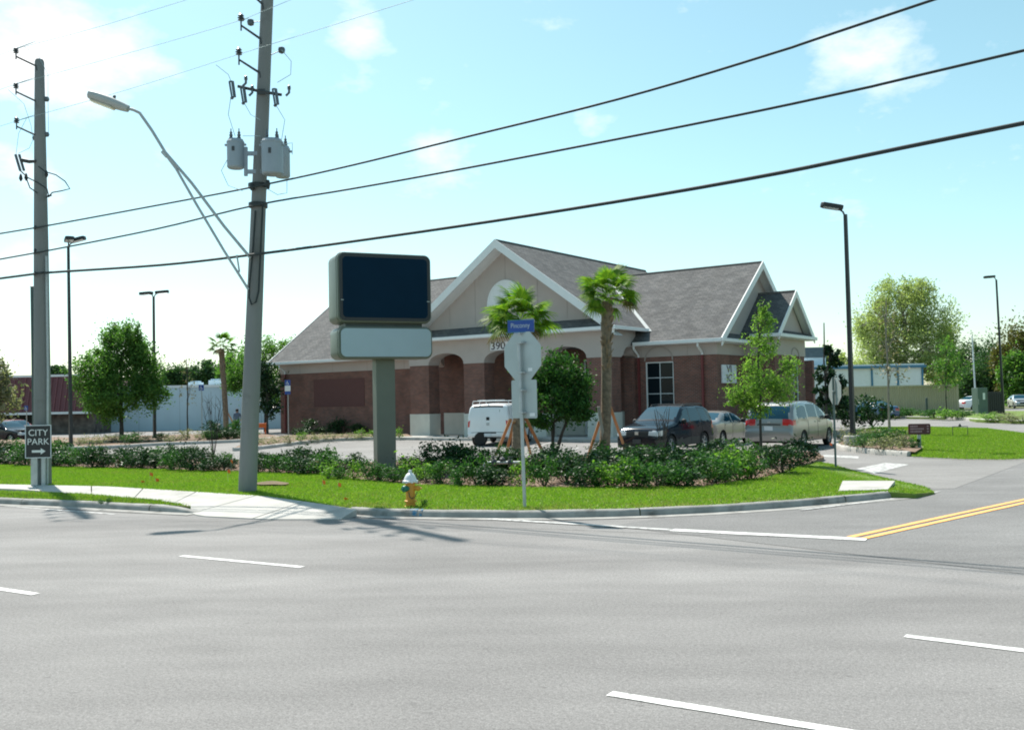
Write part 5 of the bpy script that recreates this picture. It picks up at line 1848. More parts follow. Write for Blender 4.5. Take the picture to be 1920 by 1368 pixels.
def make_car(name, label, cat, loc, heading, P, paint, group='parked vehicles', trim=None, ds=.05):
    """x runs from nose (0) to tail (L); the car is turned so that its nose points along heading"""
    L, W = P['L'], P['W']
    e = empty(name, loc, math.atan2(heading[1], heading[0]) + math.pi, label, cat, group)
    off = -L / 2
    prof = smooth_line(P['prof'], 1)
    prof = resample(prof, ds)
    zmax = max(p.y for p in prof)
    belt = P['belt']
    zb0, wr = P['zb'], P['wr']
    mid = L / 2

    def plan(x):
        f = abs(x - mid) / mid
        return 1 - P.get('nose', .16) * f ** 7 if x < mid else 1 - P.get('tail', .10) * f ** 9

    def wz(z):
        if z <= belt:
            f = (z - .62) / .5
            return W / 2 * (1 - .035 * f * f)
        f = (z - belt) / (zmax - belt)
        return W / 2 * (.985 + (P['roofk'] - .985) * f)

    def zbot(x):
        z = zb0
        for xw in P['wx']:
            ra = wr + .065
            d = x - xw
            if abs(d) < ra: z = max(z, wr - .02 + math.sqrt(ra * ra - d * d))
        return z

    nS, nT = 16, 22
    V_, kind = [], []
    rings = []
    for p in prof:
        x, zt = p.x, p.y
        zb = min(zbot(x), zt - .01) if zt > zb0 + .02 else zt - .005
        r = min(.09, (zt - zb) * .4)
        side = []
        for i in range(nS):
            f = i / (nS - 1)
            z = zb + (zt - zb) * f
            y = plan(x) * wz(z)
            if z > zt - r:
                q = (z - (zt - r)) / max(r, 1e-6)
                y -= r * (1 - math.sqrt(max(0, 1 - q * q)))
            side.append((y, z))
        yt = side[-1][0]
        ring = [(x + off, y, z) for y, z in side]
        for i in range(1, nT):
            f = i / nT
            y = yt * (1 - 2 * f)
            ring.append((x + off, y, zt + .025 * (1 - (y / max(yt, 1e-6)) ** 2) * P.get('crown', 1)))
        ring += [(x + off, -y, z) for y, z in side[::-1]]
        rings.append(ring)
    NR = len(rings[0])
    groups = {}

    def cls(i, k):
        q = [rings[i][k], rings[i][k + 1], rings[i + 1][k + 1], rings[i + 1][k]]
        x = sum(p[0] for p in q) / 4 - off
        y = sum(p[1] for p in q) / 4
        z = sum(p[2] for p in q) / 4
        sec = 'S' if (k < nS - 1 or k >= NR - nS) else 'T'
        if sec == 'S' or abs(y) > plan(x) * wz(z) - .03:
            for j, w_ in enumerate(P['side']):
                if z > belt - .02 and pin(w_, x, z): return ('side_window', j, y > 0)
        for nm, f in P['zones']:
            if f(x, y, z, sec): return (nm, 0, y > 0 if nm in ('headlight', 'tail_light') else False)
        return ('body', 0, False)

    for i in range(len(rings) - 1):
        for k in range(NR - 1):
            groups.setdefault(cls(i, k), []).append((i, k))
    mats_ = {'body': paint, 'side_window': glass_car, 'windscreen': glass_car, 'rear_window': glass_car, 'headlight': clear_lens, 'tail_light': red_lens, 'grille': car_dark, 'bumper': trim or paint, 'cladding': trim or car_dark, 'black_trim': car_dark}
    body = None
    for key in sorted(groups, key=lambda q: q[0] != 'body'):
        idx, vs, fs = {}, [], []
        for i, k in groups[key]:
            f = []
            for a, c in ((i, k), (i, k + 1), (i + 1, k + 1), (i + 1, k)):
                if (a, c) not in idx:
                    idx[(a, c)] = len(vs)
                    vs.append(rings[a][c])
                f.append(idx[(a, c)])
            fs.append(tuple(f))
        me = bpy.data.meshes.new(key[0])
        me.from_pydata(vs, [], fs)
        me.update()
        me.polygons.foreach_set('use_smooth', [True] * len(fs))
        me.materials.append(mats_[key[0]])
        link_mesh(key[0], me, None, e)
    b = MB()
    b.box(.25 + off, L - .2 + off, -W / 2 + .24, W / 2 - .24, zb0 - .02, belt - .1)
    b.build('underbody', car_dark, e)
    # wheels
    for xw in P['wx']:
        for s_ in (1, -1):
            wh = empty('wheel', (xw + off, s_ * (W / 2 - .11), wr))
            wh.parent = e
            M = Matrix.Rotation(R_(90) * -s_, 4, 'X')
            b = MB(); b.lathe([(wr * .62, -.09), (wr * .93, -.1), (wr, -.07), (wr, .07), (wr * .93, .1), (wr * .66, .1), (wr * .62, .06)], 24, M); b.build('tyre', tyre, wh, smooth=True)
            b = MB(); b.lathe([(wr * .66, .02), (wr * .66, .085), (wr * .6, .09), (wr * .55, .05), (wr * .2, .06), (wr * .14, .085), (.005, .09)], 20, M)
            for k in range(5): b.box(wr * .1, wr * .6, -.035, .035, .05, .082, M @ Matrix.Rotation(2 * math.pi * k / 5, 4, 'Z'))
            b.build('rim', rim_mat, wh, smooth=True)
    # door mirrors, handles, seams
    mxx, mz = P['mirror']
    for s_ in (1, -1):
        b = MB()
        M = Matrix.Translation((mxx + off, s_ * (W / 2 + .08), mz))
        b.lathe([(.03, -.09), (.075, -.06), (.085, 0), (.07, .06), (.02, .09)], 10, M @ Matrix.Diagonal((.7, 1.25, 1, 1)))
        b.tube([(mxx + off, s_ * (W / 2 - .04), mz - .06), (mxx + off, s_ * (W / 2 + .06), mz - .03)], .03, 6)
        b.build('mirror', P.get('mirror_mat', car_dark), e, smooth=True)
        b = MB()
        for xs, za, zc in P['seams']:
            pts = [(x_ + off, s_ * (plan(x_) * wz(z_) + .001), z_) for x_, z_ in ((xs, za), (xs + .02, za + (zc - za) * .35), (xs, za + (zc - za) * .7), (xs, zc))]
            b.tube(pts, .007, 4)
        b.build('door_seam', car_dark, e)['kind'] = 'stuff'
        b = MB()
        for hx, hz in P['handles']: b.box(hx + off - .09, hx + off + .09, s_ * (plan(hx) * wz(hz) + .012) - .012, s_ * (plan(hx) * wz(hz) + .012) + .012, hz - .018, hz + .018)
        b.build('door_handle', P.get('handle_mat', paint), e, bevel=.006)
    for nm, (x, z, w_, h_), m_ in P.get('plates', []):
        b = MB(); b.box(x + off - .015, x + off + .015, -w_ / 2, w_ / 2, z - h_ / 2, z + h_ / 2); b.build(nm, m_, e, bevel=.004)
    return e


def rack(e, P, off, z, x0, x1, yy):
    for s_ in (1, -1):
        b = MB(); b.tube([(x0 + off, s_ * yy, z), (x0 + .08 + off, s_ * yy, z + .07), ((x0 + x1) / 2 + off, s_ * yy, z + .085), (x1 - .08 + off, s_ * yy, z + .07), (x1 + off, s_ * yy, z)], .018, 6); b.build('roof_rail', black_metal, e, smooth=True)
    for x in (x0 + .5, x1 - .5):
        b = MB(); b.tube([(x + off, -yy, z + .075), (x + off, yy, z + .075)], .016, 6); b.build('cross_bar', black_metal, e, smooth=True)


SUV = dict(L=4.55, W=1.80, belt=1.08, zb=.30, wr=.355, roofk=.80, wx=(.88, 3.62), nose=.14, tail=.06,
           prof=[(.02, .30), (.0, .45), (.0, .72), (.06, .90), (.2, .98), (.7, 1.05), (1.30, 1.13), (1.45, 1.22), (2.0, 1.60), (2.2, 1.68), (2.8, 1.73), (3.8, 1.70), (4.15, 1.64), (4.35, 1.40), (4.46, 1.08), (4.52, .98), (4.55, .62), (4.53, .42), (4.50, .32)],
           side=[[(1.62, 1.12), (2.1, 1.58), (2.42, 1.60), (2.42, 1.12)], [(2.50, 1.12), (2.50, 1.60), (3.22, 1.60), (3.40, 1.12)], [(3.50, 1.12), (3.32, 1.58), (3.85, 1.56), (4.12, 1.14)]],
           zones=[('windscreen', lambda x, y, z, s: s == 'T' and 1.46 < x < 2.08 and abs(y) < .70 and z > 1.19), ('rear_window', lambda x, y, z, s: s == 'T' and x > 4.16 and 1.14 < z < 1.6 and abs(y) < .62),
                  ('headlight', lambda x, y, z, s: x < .32 and .70 < z < .88 and abs(y) > .46), ('grille', lambda x, y, z, s: x < .3 and .66 < z < .88 and abs(y) < .44), ('black_trim', lambda x, y, z, s: x < .25 and .36 < z < .50 and abs(y) < .6),
                  ('tail_light', lambda x, y, z, s: x > 4.36 and .85 < z < 1.2 and abs(y) > .62), ('cladding', lambda x, y, z, s: z < .56 and s == 'S')],
           mirror=(1.72, 1.16), seams=[(1.5, .42, 1.08), (2.46, .42, 1.08), (3.42, .62, 1.08)], handles=[(2.25, .96), (3.2, .96)],
           plates=[('number_plate', (-.02, .52, .32, .15), dark_iron), ('badge', (-.015, .80, .14, .11), rim_mat)])
SEDAN = dict(L=4.75, W=1.78, belt=.95, zb=.24, wr=.31, roofk=.74, wx=(.92, 3.62), nose=.18, tail=.12,
             prof=[(.06, .24), (.0, .40), (.0, .58), (.10, .70), (.5, .78), (1.2, .88), (1.45, .95), (1.95, 1.28), (2.2, 1.38), (2.7, 1.41), (3.2, 1.36), (3.5, 1.24), (3.95, 1.02), (4.4, 1.0), (4.65, .96), (4.74, .78), (4.75, .50), (4.68, .28)],
             side=[[(1.70, .97), (2.12, 1.28), (2.58, 1.31), (2.58, .97)], [(2.66, .97), (2.66, 1.31), (3.05, 1.29), (3.50, .99)]],
             zones=[('windscreen', lambda x, y, z, s: s == 'T' and 1.46 < x < 2.1 and abs(y) < .68), ('rear_window', lambda x, y, z, s: s == 'T' and 3.3 < x < 3.95 and abs(y) < .66),
                    ('headlight', lambda x, y, z, s: x < .35 and .52 < z < .68 and abs(y) > .45), ('grille', lambda x, y, z, s: x < .2 and .48 < z < .64 and abs(y) < .4), ('tail_light', lambda x, y, z, s: x > 4.55 and .66 < z < .86 and abs(y) > .45)],
             mirror=(1.72, 1.0), seams=[(1.5, .34, .94), (2.62, .34, .94), (3.42, .55, .94)], handles=[(2.4, .84), (3.3, .86)], plates=[('number_plate', (4.75, .58, .32, .15), white_trim)])
MINI = dict(L=5.05, W=1.95, belt=1.10, zb=.27, wr=.34, roofk=.82, wx=(.95, 3.95), nose=.17, tail=.07,
            prof=[(.08, .27), (.0, .45), (.02, .68), (.2, .88), (.7, 1.02), (1.05, 1.10), (1.6, 1.46), (2.0, 1.66), (2.5, 1.76), (3.5, 1.77), (4.5, 1.72), (4.72, 1.64), (4.88, 1.35), (4.98, 1.05), (5.0, .78), (5.05, .68), (5.05, .45), (5.0, .30)],
            side=[[(1.42, 1.13), (1.95, 1.52), (2.30, 1.60), (2.30, 1.13)], [(2.38, 1.13), (2.38, 1.61), (3.40, 1.62), (3.40, 1.13)], [(3.48, 1.13), (3.48, 1.62), (4.40, 1.58), (4.58, 1.18)]],
            zones=[('windscreen', lambda x, y, z, s: s == 'T' and 1.1 < x < 1.98 and abs(y) < .76), ('rear_window', lambda x, y, z, s: s == 'T' and x > 4.66 and 1.14 < z < 1.62 and abs(y) < .74),
                   ('tail_light', lambda x, y, z, s: x > 4.72 and .92 < z < 1.12 and abs(y) > .50), ('headlight', lambda x, y, z, s: x < .5 and .70 < z < .86 and abs(y) > .5), ('black_trim', lambda x, y, z, s: s == 'T' and x > 4.6 and .90 < z < .95 and abs(y) < .48)],
            mirror=(1.45, 1.14), seams=[(1.2, .38, 1.08), (2.34, .38, 1.08), (3.44, .5, 1.08)], handles=[(2.1, .98), (2.6, .98)], plates=[('number_plate', (5.03, .80, .32, .15), alu), ('badge', (4.99, 1.02, .12, .05), rim_mat)], mirror_mat=car_dark)
VAN = dict(L=4.85, W=1.97, belt=1.20, zb=.36, wr=.35, roofk=.86, wx=(.85, 3.75), nose=.14, tail=.05,
           prof=[(.05, .36), (.0, .5), (.0, .85), (.12, 1.0), (.8, 1.14), (1.0, 1.22), (1.55, 1.68), (1.8, 1.82), (2.4, 1.88), (4.4, 1.86), (4.68, 1.80), (4.74, 1.6), (4.80, 1.2), (4.82, .62), (4.85, .58), (4.85, .42), (4.8, .38)],
           side=[[(1.30, 1.24), (1.72, 1.66), (2.1, 1.70), (2.1, 1.24)], [(2.3, 1.24), (2.3, 1.68), (3.3, 1.68), (3.3, 1.24)]],
           zones=[('windscreen', lambda x, y, z, s: s == 'T' and 1.02 < x < 1.72 and abs(y) < .76), ('black_trim', lambda x, y, z, s: s == 'T' and x > 4.5 and 1.73 < z < 1.80 and abs(y) < .72), ('tail_light', lambda x, y, z, s: x > 4.70 and .86 < z < 1.14 and abs(y) > .86),
                  ('headlight', lambda x, y, z, s: x < .3 and .75 < z < .95 and abs(y) > .5), ('cladding', lambda x, y, z, s: s == 'T' and x > 4.70 and .585 < z < .63 and abs(y) < .8)],
           mirror=(1.35, 1.25), seams=[(1.2, .5, 1.2), (2.2, .5, 1.7), (3.4, .5, 1.7), (4.5, .7, 1.7)], handles=[(2.05, 1.08), (2.4, 1.08)],
           plates=[('door_handle', (4.80, 1.22, .14, .14), car_dark), ('lock_plate', (4.815, .98, .13, .12), galv), ('number_plate', (4.86, .50, .32, .14), alu), ('script', (4.82, .72, .02, .02), galv)])

paint_suv = mat('paint_suv', (.005, .012, .022), .1, .03, 2, coat=.0, spec=.4)
paint_champ = mat('paint_champ', (.33, .305, .285), .3, .03, 2, coat=.9, metal=.45)
paint_mini = mat('paint_mini', (.285, .28, .275), .3, .03, 2, coat=.9, metal=.45)
paint_white_v = mat('paint_white_v', (.74, .76, .78), .3, .03, 2, coat=.6)
paint_blue = mat('paint_blue', (.03, .09, .19), .25, .03, 2, coat=.9)
paint_red = mat('paint_red', (.30, .03, .025), .3, .03, 2, coat=.9)
paint_silver = mat('paint_silver', (.45, .49, .52), .3, .03, 2, coat=.9, metal=.4)
LZ = .012


def at(px, py, z=LZ):
    g = G(px, py, z)
    return Vector((g.x, g.y, z))


hv = Vector((V.x, V.y))
c = at(1317, 845) - V * 1.345 - U * .79
car = make_car('suv', 'dark blue four wheel drive with roof rack, nose towards the hedge', 'car', c, (-V.x, -V.y), SUV, paint_suv, trim=mat('suv_clad', (.035, .04, .04), .5, .1, 4))
rack(car, SUV, -SUV['L'] / 2, 1.68, 2.3, 4.0, .62)
c = at(1352, 836) + V * 1.245 - U * .78
make_car('sedan', 'champagne saloon car parked between the dark off-roader and the minivan', 'car', c, (V.x, V.y), SEDAN, paint_champ)
c = at(1504, 841) + V * 1.425 - U * .87
make_car('minivan', 'silver beige minivan seen from behind at the right of the row', 'car', c, (V.x, V.y), MINI, paint_mini)
c = at(930, 836) + Vector((.25, 2.4, 0))
car = make_car('cargo_van', 'white panel van with ladder rack in front of the portico', 'van', c, (.25, .97), VAN, paint_white_v)
b = MB()
for x in (2.1, 3.2, 4.3):
    o_ = -VAN['L'] / 2
    b.tube([(x + o_, -.85, 1.84), (x + o_, -.82, 2.0), (x + o_, .82, 2.0), (x + o_, .85, 1.84)], .02, 6)
for y in (-.5, -.1): b.tube([(1.5 + o_, y, 2.03), (4.6 + o_, y, 2.03)], .025, 6)
for k in range(9): b.tube([(1.7 + .33 * k + o_, -.5, 2.03), (1.7 + .33 * k + o_, -.1, 2.03)], .015, 5)
b.build('ladder_rack', white_trim, car)
b = MB(); b.lathe([(.16, -.09), (.27, -.1), (.30, -.06), (.30, .06), (.27, .1), (.16, .09)], 18, Matrix.Translation((2.35, -.35, .33)) @ Matrix.Rotation(R_(90), 4, 'Y')); b.build('spare_wheel', tyre, car, smooth=True)
# cars further off
make_car('hatchback', 'blue car half hidden behind the round bush at the island', 'car', at(1652, 786) + Vector((-.4, 1.2, 0)), (-.3, .95), SEDAN, paint_blue, 'cars further off', ds=.09)
make_car('white_car', 'small white car beyond the green cabinet at far right', 'car', D(1832, 760, 98) * 1.0 - Vector((0, 0, D(1832, 760, 98).z - .02)), (.9, .3), SEDAN, paint_white_v, 'cars further off', ds=.09)
make_car('silver_car', 'silver car parked at the far right edge of the picture', 'car', D(1912, 755, 104) - Vector((0, 0, D(1912, 755, 104).z - .02)), (-.3, -.95), SEDAN, paint_silver, 'cars further off', ds=.09)
make_car('red_pickup', 'red car in front of the maroon shop at the left edge', 'car', D(28, 815, 68) - Vector((0, 0, D(28, 815, 68).z + .1)), (.8, -.6), SEDAN, paint_red, 'cars further off', ds=.09)
make_car('black_car', 'black car below the red one at the left edge', 'car', D(12, 830, 62) - Vector((0, 0, D(12, 830, 62).z + .1)), (.9, -.4), SEDAN, paint_suv, 'cars further off', ds=.09)

# ------------------------------------------------------------------ palms
frond_meshes = []
for kf in range(4):
    vs = []
    rr = np.random.default_rng(40 + kf)
    pet = .55
    drop = (.25, .35, .5, .15)[kf]
    nbl = 26
    for i in range(nbl):
        a = (i / (nbl - 1) - .5) * R_(205)
        ln = .62 * (1 - .25 * abs(a) / R_(102)) * rr.uniform(.85, 1.1)
        d = Vector((math.cos(a), math.sin(a), 0))
        side = Vector((-d.y, d.x, 0))
        base = Vector((pet, 0, 0))
        wdt = .026
        m_ = base + d * ln * .45 + Vector((0, 0, .05 - drop * .06))
        q_ = base + d * ln * .78 + Vector((0, 0, -drop * .16))
        t_ = base + d * ln + Vector((0, 0, -drop * rr.uniform(.3, .7)))
        up_ = Vector((0, 0, .012))
        vs += [base, m_ - side * wdt, m_ + up_, m_ + side * wdt]
        vs += [m_ - side * wdt, q_ - side * wdt * .7, q_ + side * wdt * .7, m_ + side * wdt]
        vs += [q_ - side * wdt * .7, t_, t_ + side * .002, q_ + side * wdt * .7]
    # stalk
    for k in range(3):
        x0, x1 = pet * k / 3, pet * (k + 1) / 3
        vs += [(x0, -.014, -.02), (x1, -.012, 0), (x1, .012, 0), (x0, .014, -.02)]
        vs += [(x0, 0, -.05), (x1, 0, -.02), (x1, .012, 0), (x0, .014, -.02)]
    frond_meshes.append(fast_mesh('frond', np.array([tuple(p) for p in vs]), 4, L_palm))


L_dry = leaf_mat('leaf_dry', (0.10, 0.08, 0.035), (0.19, 0.15, 0.07), 0.25, 0.8)
frond_dry = []
for me_ in frond_meshes:
    m2 = me_.copy()
    m2.materials.clear()
    m2.materials.append(L_dry)
    frond_dry.append(m2)


def palm(label, px, pyb, topx, topy, r, nf, size, z=.12, droop=.0, up=.6):
    g = G(px, pyb, z)
    e = empty('palm_tree', g, 0, label, 'palm', 'cabbage palms')
    tp = D(topx, topy, g.y) - g
    pts, rad = [], []
    for i in range(28):
        f = i / 27
        pts.append(Vector((tp.x * f + .03 * math.sin(f * 5), .02 * math.sin(f * 4), tp.z * f - .05)))
        rad.append(r * (1.12 - .18 * f + (.05 * (i % 2) if f > .5 else .015 * (i % 2))) * (1.15 if f > .8 else 1))
    b = MB(); b.tube(pts, rad, 14); b.build('trunk', palm_bark, e, smooth=True)
    b = MB()
    for i in range(46):                                       # old leaf boots
        f = random.uniform(.55, .99); a = random.uniform(0, 6.28)
        c_ = Vector((tp.x * f, 0, tp.z * f)); o_ = Vector((math.cos(a), math.sin(a), 0))
        b.beam(c_ + o_ * r * .9, c_ + o_ * r * 1.45 + Vector((0, 0, .16)), .06, .018, up=o_)
    b.build('leaf_boots', mat('boots', (.24, .18, .12), .95, .3, 8), e)['kind'] = 'stuff'
    for i in range(nf):
        az = i * 2.399 + random.uniform(-.35, .35)
        f = i / nf
        el = up - (up + .55) * f ** .8 + random.uniform(-.2, .2)
        if i < 3: el = random.uniform(.95, 1.35)
        s_ = size * random.uniform(.75, 1.15) * (1.0 if i >= 3 else .9)
        inst('frond', (frond_dry if i >= nf - 2 else frond_meshes)[i % 4], e, tp + Vector((math.cos(az) * r * .4, math.sin(az) * r * .4, .05 + .2 * (1 - f))), (random.uniform(-.7, .7), -el, az), (s_, s_, s_))
    return e, g


palm('slender palm with clear trunk in front of the right gable roof', 1132, 862, 1140, 562, .155, 28, .95, up=1.05)
palm('palm with full crown directly behind the stop sign', 968, 876, 976, 606, .16, 32, 1.05, up=.95)
palm('thin leaning palm left of the bank among broadleaf trees', 424, 812, 416, 652, .17, 16, 1.0, up=.9)


def brace(label, p0, p1, m, wd=.09):
    p0, p1 = Vector(p0), Vector(p1)
    b = MB(); b.beam(Vector((0, 0, 0)), p1 - p0, wd, .04); o = b.build('timber_brace', m, None)
    o.location = p0
    return tag(o, label, 'brace', 'timber palm braces')


def br(label, px0, py0, px1, py1, m, dy0=0.0, dy1=0.0, base=None):
    g = G(px0, py0, .12)
    brace(label, (g.x, g.y, .1), D(px1, py1, base + dy1), m)


yb = G(968, 876, .12).y
br('timber brace at the left of the palm behind the stop sign, outermost', 930, 852, 957, 786, timber, base=yb, dy1=.05)
br('timber brace left of the palm behind the stop sign, inner', 947, 858, 964, 790, timber, base=yb, dy1=-.2)
br('timber brace right of the palm behind the stop sign, inner', 995, 850, 976, 782, timber, base=yb, dy1=.1)
br('timber brace right of the palm behind the stop sign, reaching furthest', 1026, 862, 984, 780, timber, base=yb, dy1=-.1)
yb = G(1132, 862, .12).y
br('timber brace on the left side of the slender palm', 1103, 852, 1124, 790, timber, base=yb)
br('pale grey timber brace straight in front of the slender palm', 1139, 862, 1122, 762, timber_grey, base=yb, dy1=-.2)
br('timber brace on the right side of the slender palm', 1174, 846, 1144, 762, timber, base=yb)
yb = G(424, 812, .12).y
br('timber brace right of the thin leaning palm', 445, 806, 424, 768, timber, base=yb)

# ------------------------------------------------------------------ trees
def gz(px, py, z=.12):
    g = G(px, py, z)
    return g, g.y / 1800.0


def lumps_from(px0, py_base, base, s_, L, dens):
    """L: (px, py, rx_px, ry_px, depth shift) spots of the crown; dens: leaves per lump"""
    out = []
    for (px, py, rx, ry, dy) in L:
        q = D(px, py, base.y) - base
        out.append((q.x, dy, q.z, rx * s_, rx * s_ * .9, ry * s_, int(dens * rx * ry / 900)))
    return out


g, s_ = gz(228, 826)
make_tree('broadleaf_tree', 'dense rounded green tree around the twin headed lamp post', g, 5.2, .13, lumps_from(228, 826, g, s_, [(190, 700, 44, 46, -.6), (265, 690, 46, 50, .4), (228, 665, 42, 46, 0), (207, 632, 20, 26, .3), (245, 632, 24, 28, -.3), (290, 730, 28, 34, -.5), (180, 745, 34, 30, .5), (228, 740, 50, 34, -.8), (208, 775, 26, 18, -.3)], 2600), .085, L_elm, bark_dark, clumps=30, tight=.2)
g, s_ = gz(470, 812)
make_tree('broadleaf_tree', 'broad green tree rising behind the tall pole', g + Vector((0, 4, 0)), 4.6, .14, lumps_from(470, 812, g, s_, [(415, 690, 38, 40, 1), (450, 660, 42, 42, .6), (505, 672, 38, 40, .8), (395, 715, 26, 24, 1), (470, 720, 50, 36, 1.2), (520, 650, 22, 22, .6)], 2200), .09, L_elm, bark_dark, clumps=28, tight=.2)
g, s_ = gz(505, 812)
make_tree('magnolia_tree', 'dark leaved small tree at the left corner of the bank', g + Vector((0, -.5, 0)), 2.6, .08, lumps_from(505, 812, g, s_, [(508, 740, 26, 36, 0), (500, 705, 20, 28, 0), (515, 765, 16, 14, -.3)], 1000), .13, L_dark, bark_dark, clumps=16, tight=.2)
g, s_ = gz(352, 822)
make_tree('bare_sapling', 'thin nearly leafless sapling against the pale warehouse wall', g, 4.8, .05, lumps_from(352, 822, g, s_, [(352, 740, 15, 40, 0), (352, 690, 14, 24, 0)], 160), .07, L_twig, bark_dark, clumps=16, tight=.12, twig=.008)
g, s_ = gz(-50, 838)
make_tree('grey_bush', 'grey brown leafy tree at the left picture edge', g, 3.2, .12, lumps_from(-20, 838, g, s_, [(-40, 720, 50, 60, 0), (-5, 745, 34, 42, .5), (-60, 680, 44, 40, 0), (10, 720, 14, 26, 0)], 420), .14, L_grey, bark, clumps=22, tight=.2)
# multi stemmed tree behind the stop sign
g, s_ = gz(1036, 866)
make_tree('privet_tree', 'multi stemmed dark green tree in the bed right of the stop sign', g, 1.9, .05, lumps_from(1036, 866, g, s_, [(1050, 728, 42, 42, 0), (1030, 762, 44, 34, -.3), (1092, 772, 20, 20, 0), (1006, 790, 26, 16, -.2), (1080, 735, 28, 38, .2), (998, 715, 26, 34, .2), (985, 735, 18, 24, .1), (1045, 690, 40, 26, 0), (1095, 715, 20, 26, 0), (1070, 770, 30, 22, -.2)], 1300), .06, L_mid, bark_dark, clumps=20, tight=.27, multi=4, lean=(.35, 0))
# young elm in front of the bank
g, s_ = gz(1428, 868)
make_tree('young_elm', 'slim young light green tree in front of the minivan', g, 4.4, .045, lumps_from(1428, 868, g, s_, [(1428, 715, 46, 50, 0), (1400, 740, 36, 28, .2), (1465, 730, 34, 36, -.2), (1426, 650, 34, 36, 0), (1434, 605, 22, 28, 0), (1432, 578, 12, 16, 0), (1390, 750, 30, 16, 0), (1480, 690, 22, 24, 0), (1415, 770, 30, 16, -.2)], 950), .042, L_young, bark_dark, clumps=30, tight=.17, shell=.25, twig=.006)
# leafless crape myrtles among the shrubs: upright stems
def bare_stems(label, px, pyb, pyt, n, spread):
    g, s_ = gz(px, pyb)
    e = empty('bare_shrub', g, 0, label, 'shrub', 'leafless crape myrtles')
    ht = (pyb - pyt) * s_
    for k in range(n):
        a = random.uniform(0, 6.28); d = random.uniform(.3, 1) * spread * s_
        b = MB(); b.tube([(0, 0, -.05), (math.cos(a) * d * .4, math.sin(a) * d * .4, ht * .4), (math.cos(a) * d * .8, math.sin(a) * d * .8, ht * .75), (math.cos(a) * d, math.sin(a) * d, ht * random.uniform(.85, 1.05))], [.011, .009, .007, .004], 5)
        for j in range(3):
            f = random.uniform(.5, .9); q = Vector((math.cos(a) * d * f, math.sin(a) * d * f, ht * f))
            b.tube([q, q + Vector((random.uniform(-.2, .2), random.uniform(-.2, .2), random.uniform(.15, .4)))], [.007, .003], 4)
        b.build('stem', bark_dark, e)


bare_stems('leafless upright shrub stems in front of the dark off-roader', 1243, 862, 765, 8, 22)
bare_stems('leafless shrub stems standing left of the tall pole', 400, 862, 740, 9, 22)
# magnolia by the lamp post
g, s_ = gz(1594, 822)
make_tree('magnolia_tree', 'open dark leaved magnolia behind the driveway lamp post', g + Vector((0, 3, 0)), 5.2, .07, lumps_from(1594, 822, g, s_, [(1602, 655, 14, 22, 0), (1590, 695, 20, 18, 0), (1616, 672, 16, 14, .2), (1612, 720, 22, 20, 0), (1590, 735, 18, 18, .2), (1608, 762, 30, 22, 0)], 620), .13, L_dark, bark_dark, clumps=12, tight=.16, shell=.5)
g, s_ = gz(1668, 812)
make_tree('bare_sapling', 'thin pale budding tree on the grass island', g, 6.4, .06, lumps_from(1668, 812, g, s_, [(1665, 640, 34, 44, 0), (1660, 590, 24, 30, 0), (1672, 695, 32, 28, 0)], 110), .08, L_twig, bark_pale, clumps=20, tight=.2, twig=.008, shell=.2)
# big willow oak in spring leaf behind
g = D(1700, 760, 108); g = Vector((g.x, 108, 0)); s_ = 108 / 1800
make_tree('willow_oak', 'large pale green spring tree behind the white building', g, 8.5, .3, lumps_from(1700, 760, g, s_, [(1700, 590, 56, 62, 0), (1660, 610, 46, 50, 2), (1745, 605, 44, 46, -1), (1690, 550, 44, 34, 0), (1640, 645, 34, 34, 0), (1720, 655, 60, 40, -2), (1660, 675, 44, 34, 1), (1775, 630, 22, 26, 0), (1725, 540, 26, 20, 0), (1640, 690, 40, 34, 0), (1690, 700, 46, 30, 1), (1745, 690, 44, 34, 0), (1620, 610, 20, 24, 0)], 2000), .14, L_willow, bark_pale, clumps=44, tight=.17)
g = D(1775, 778, 82); g = Vector((g.x, 82, .1)); s_ = 82 / 1800
make_tree('young_elm', 'small loose green tree in front of the tan fence', g, 4.2, .06, lumps_from(1775, 778, g, s_, [(1778, 680, 28, 34, 0), (1765, 705, 24, 24, .3), (1790, 700, 22, 26, 0), (1775, 650, 18, 22, 0)], 420), .13, L_elm, bark_dark, clumps=16, tight=.24)
FAR = [(1545, 690, 30, 48, 120, L_willow, 'pale budding tree just right of the bank gable'), (1580, 700, 26, 36, 118, L_willow, 'low pale tree behind the rooftop unit'),
       (1820, 690, 46, 52, 150, L_far, 'dark green tree left in the far woods'), (1868, 690, 44, 60, 140, L_far, 'mid green tree behind the far lamp post'), (1905, 665, 40, 70, 128, L_rust, 'tall rusty green tree at the right picture edge'), (1910, 700, 34, 50, 116, L_elm, 'bright green tree at the right edge in front of the woods'),
       (1790, 705, 40, 40, 160, L_rust, 'brownish tree in the far woods behind the fence'), (1840, 715, 40, 34, 135, L_far, 'low dark tree above the green cabinet'), (1960, 690, 50, 66, 130, L_far, 'dark tree cut off by the right edge'),
       (-30, 715, 60, 34, 120, L_far, 'low green tree behind the maroon shop, cut off at left'), (105, 700, 26, 16, 125, L_far, 'low treetop showing above the maroon shop'), (335, 705, 40, 22, 130, L_far, 'low green treetop above the warehouse roof'), (385, 700, 34, 26, 125, L_far, 'green treetop above the warehouse near the blue sign'), (445, 690, 40, 40, 110, L_elm, 'green tree behind the warehouse end')]
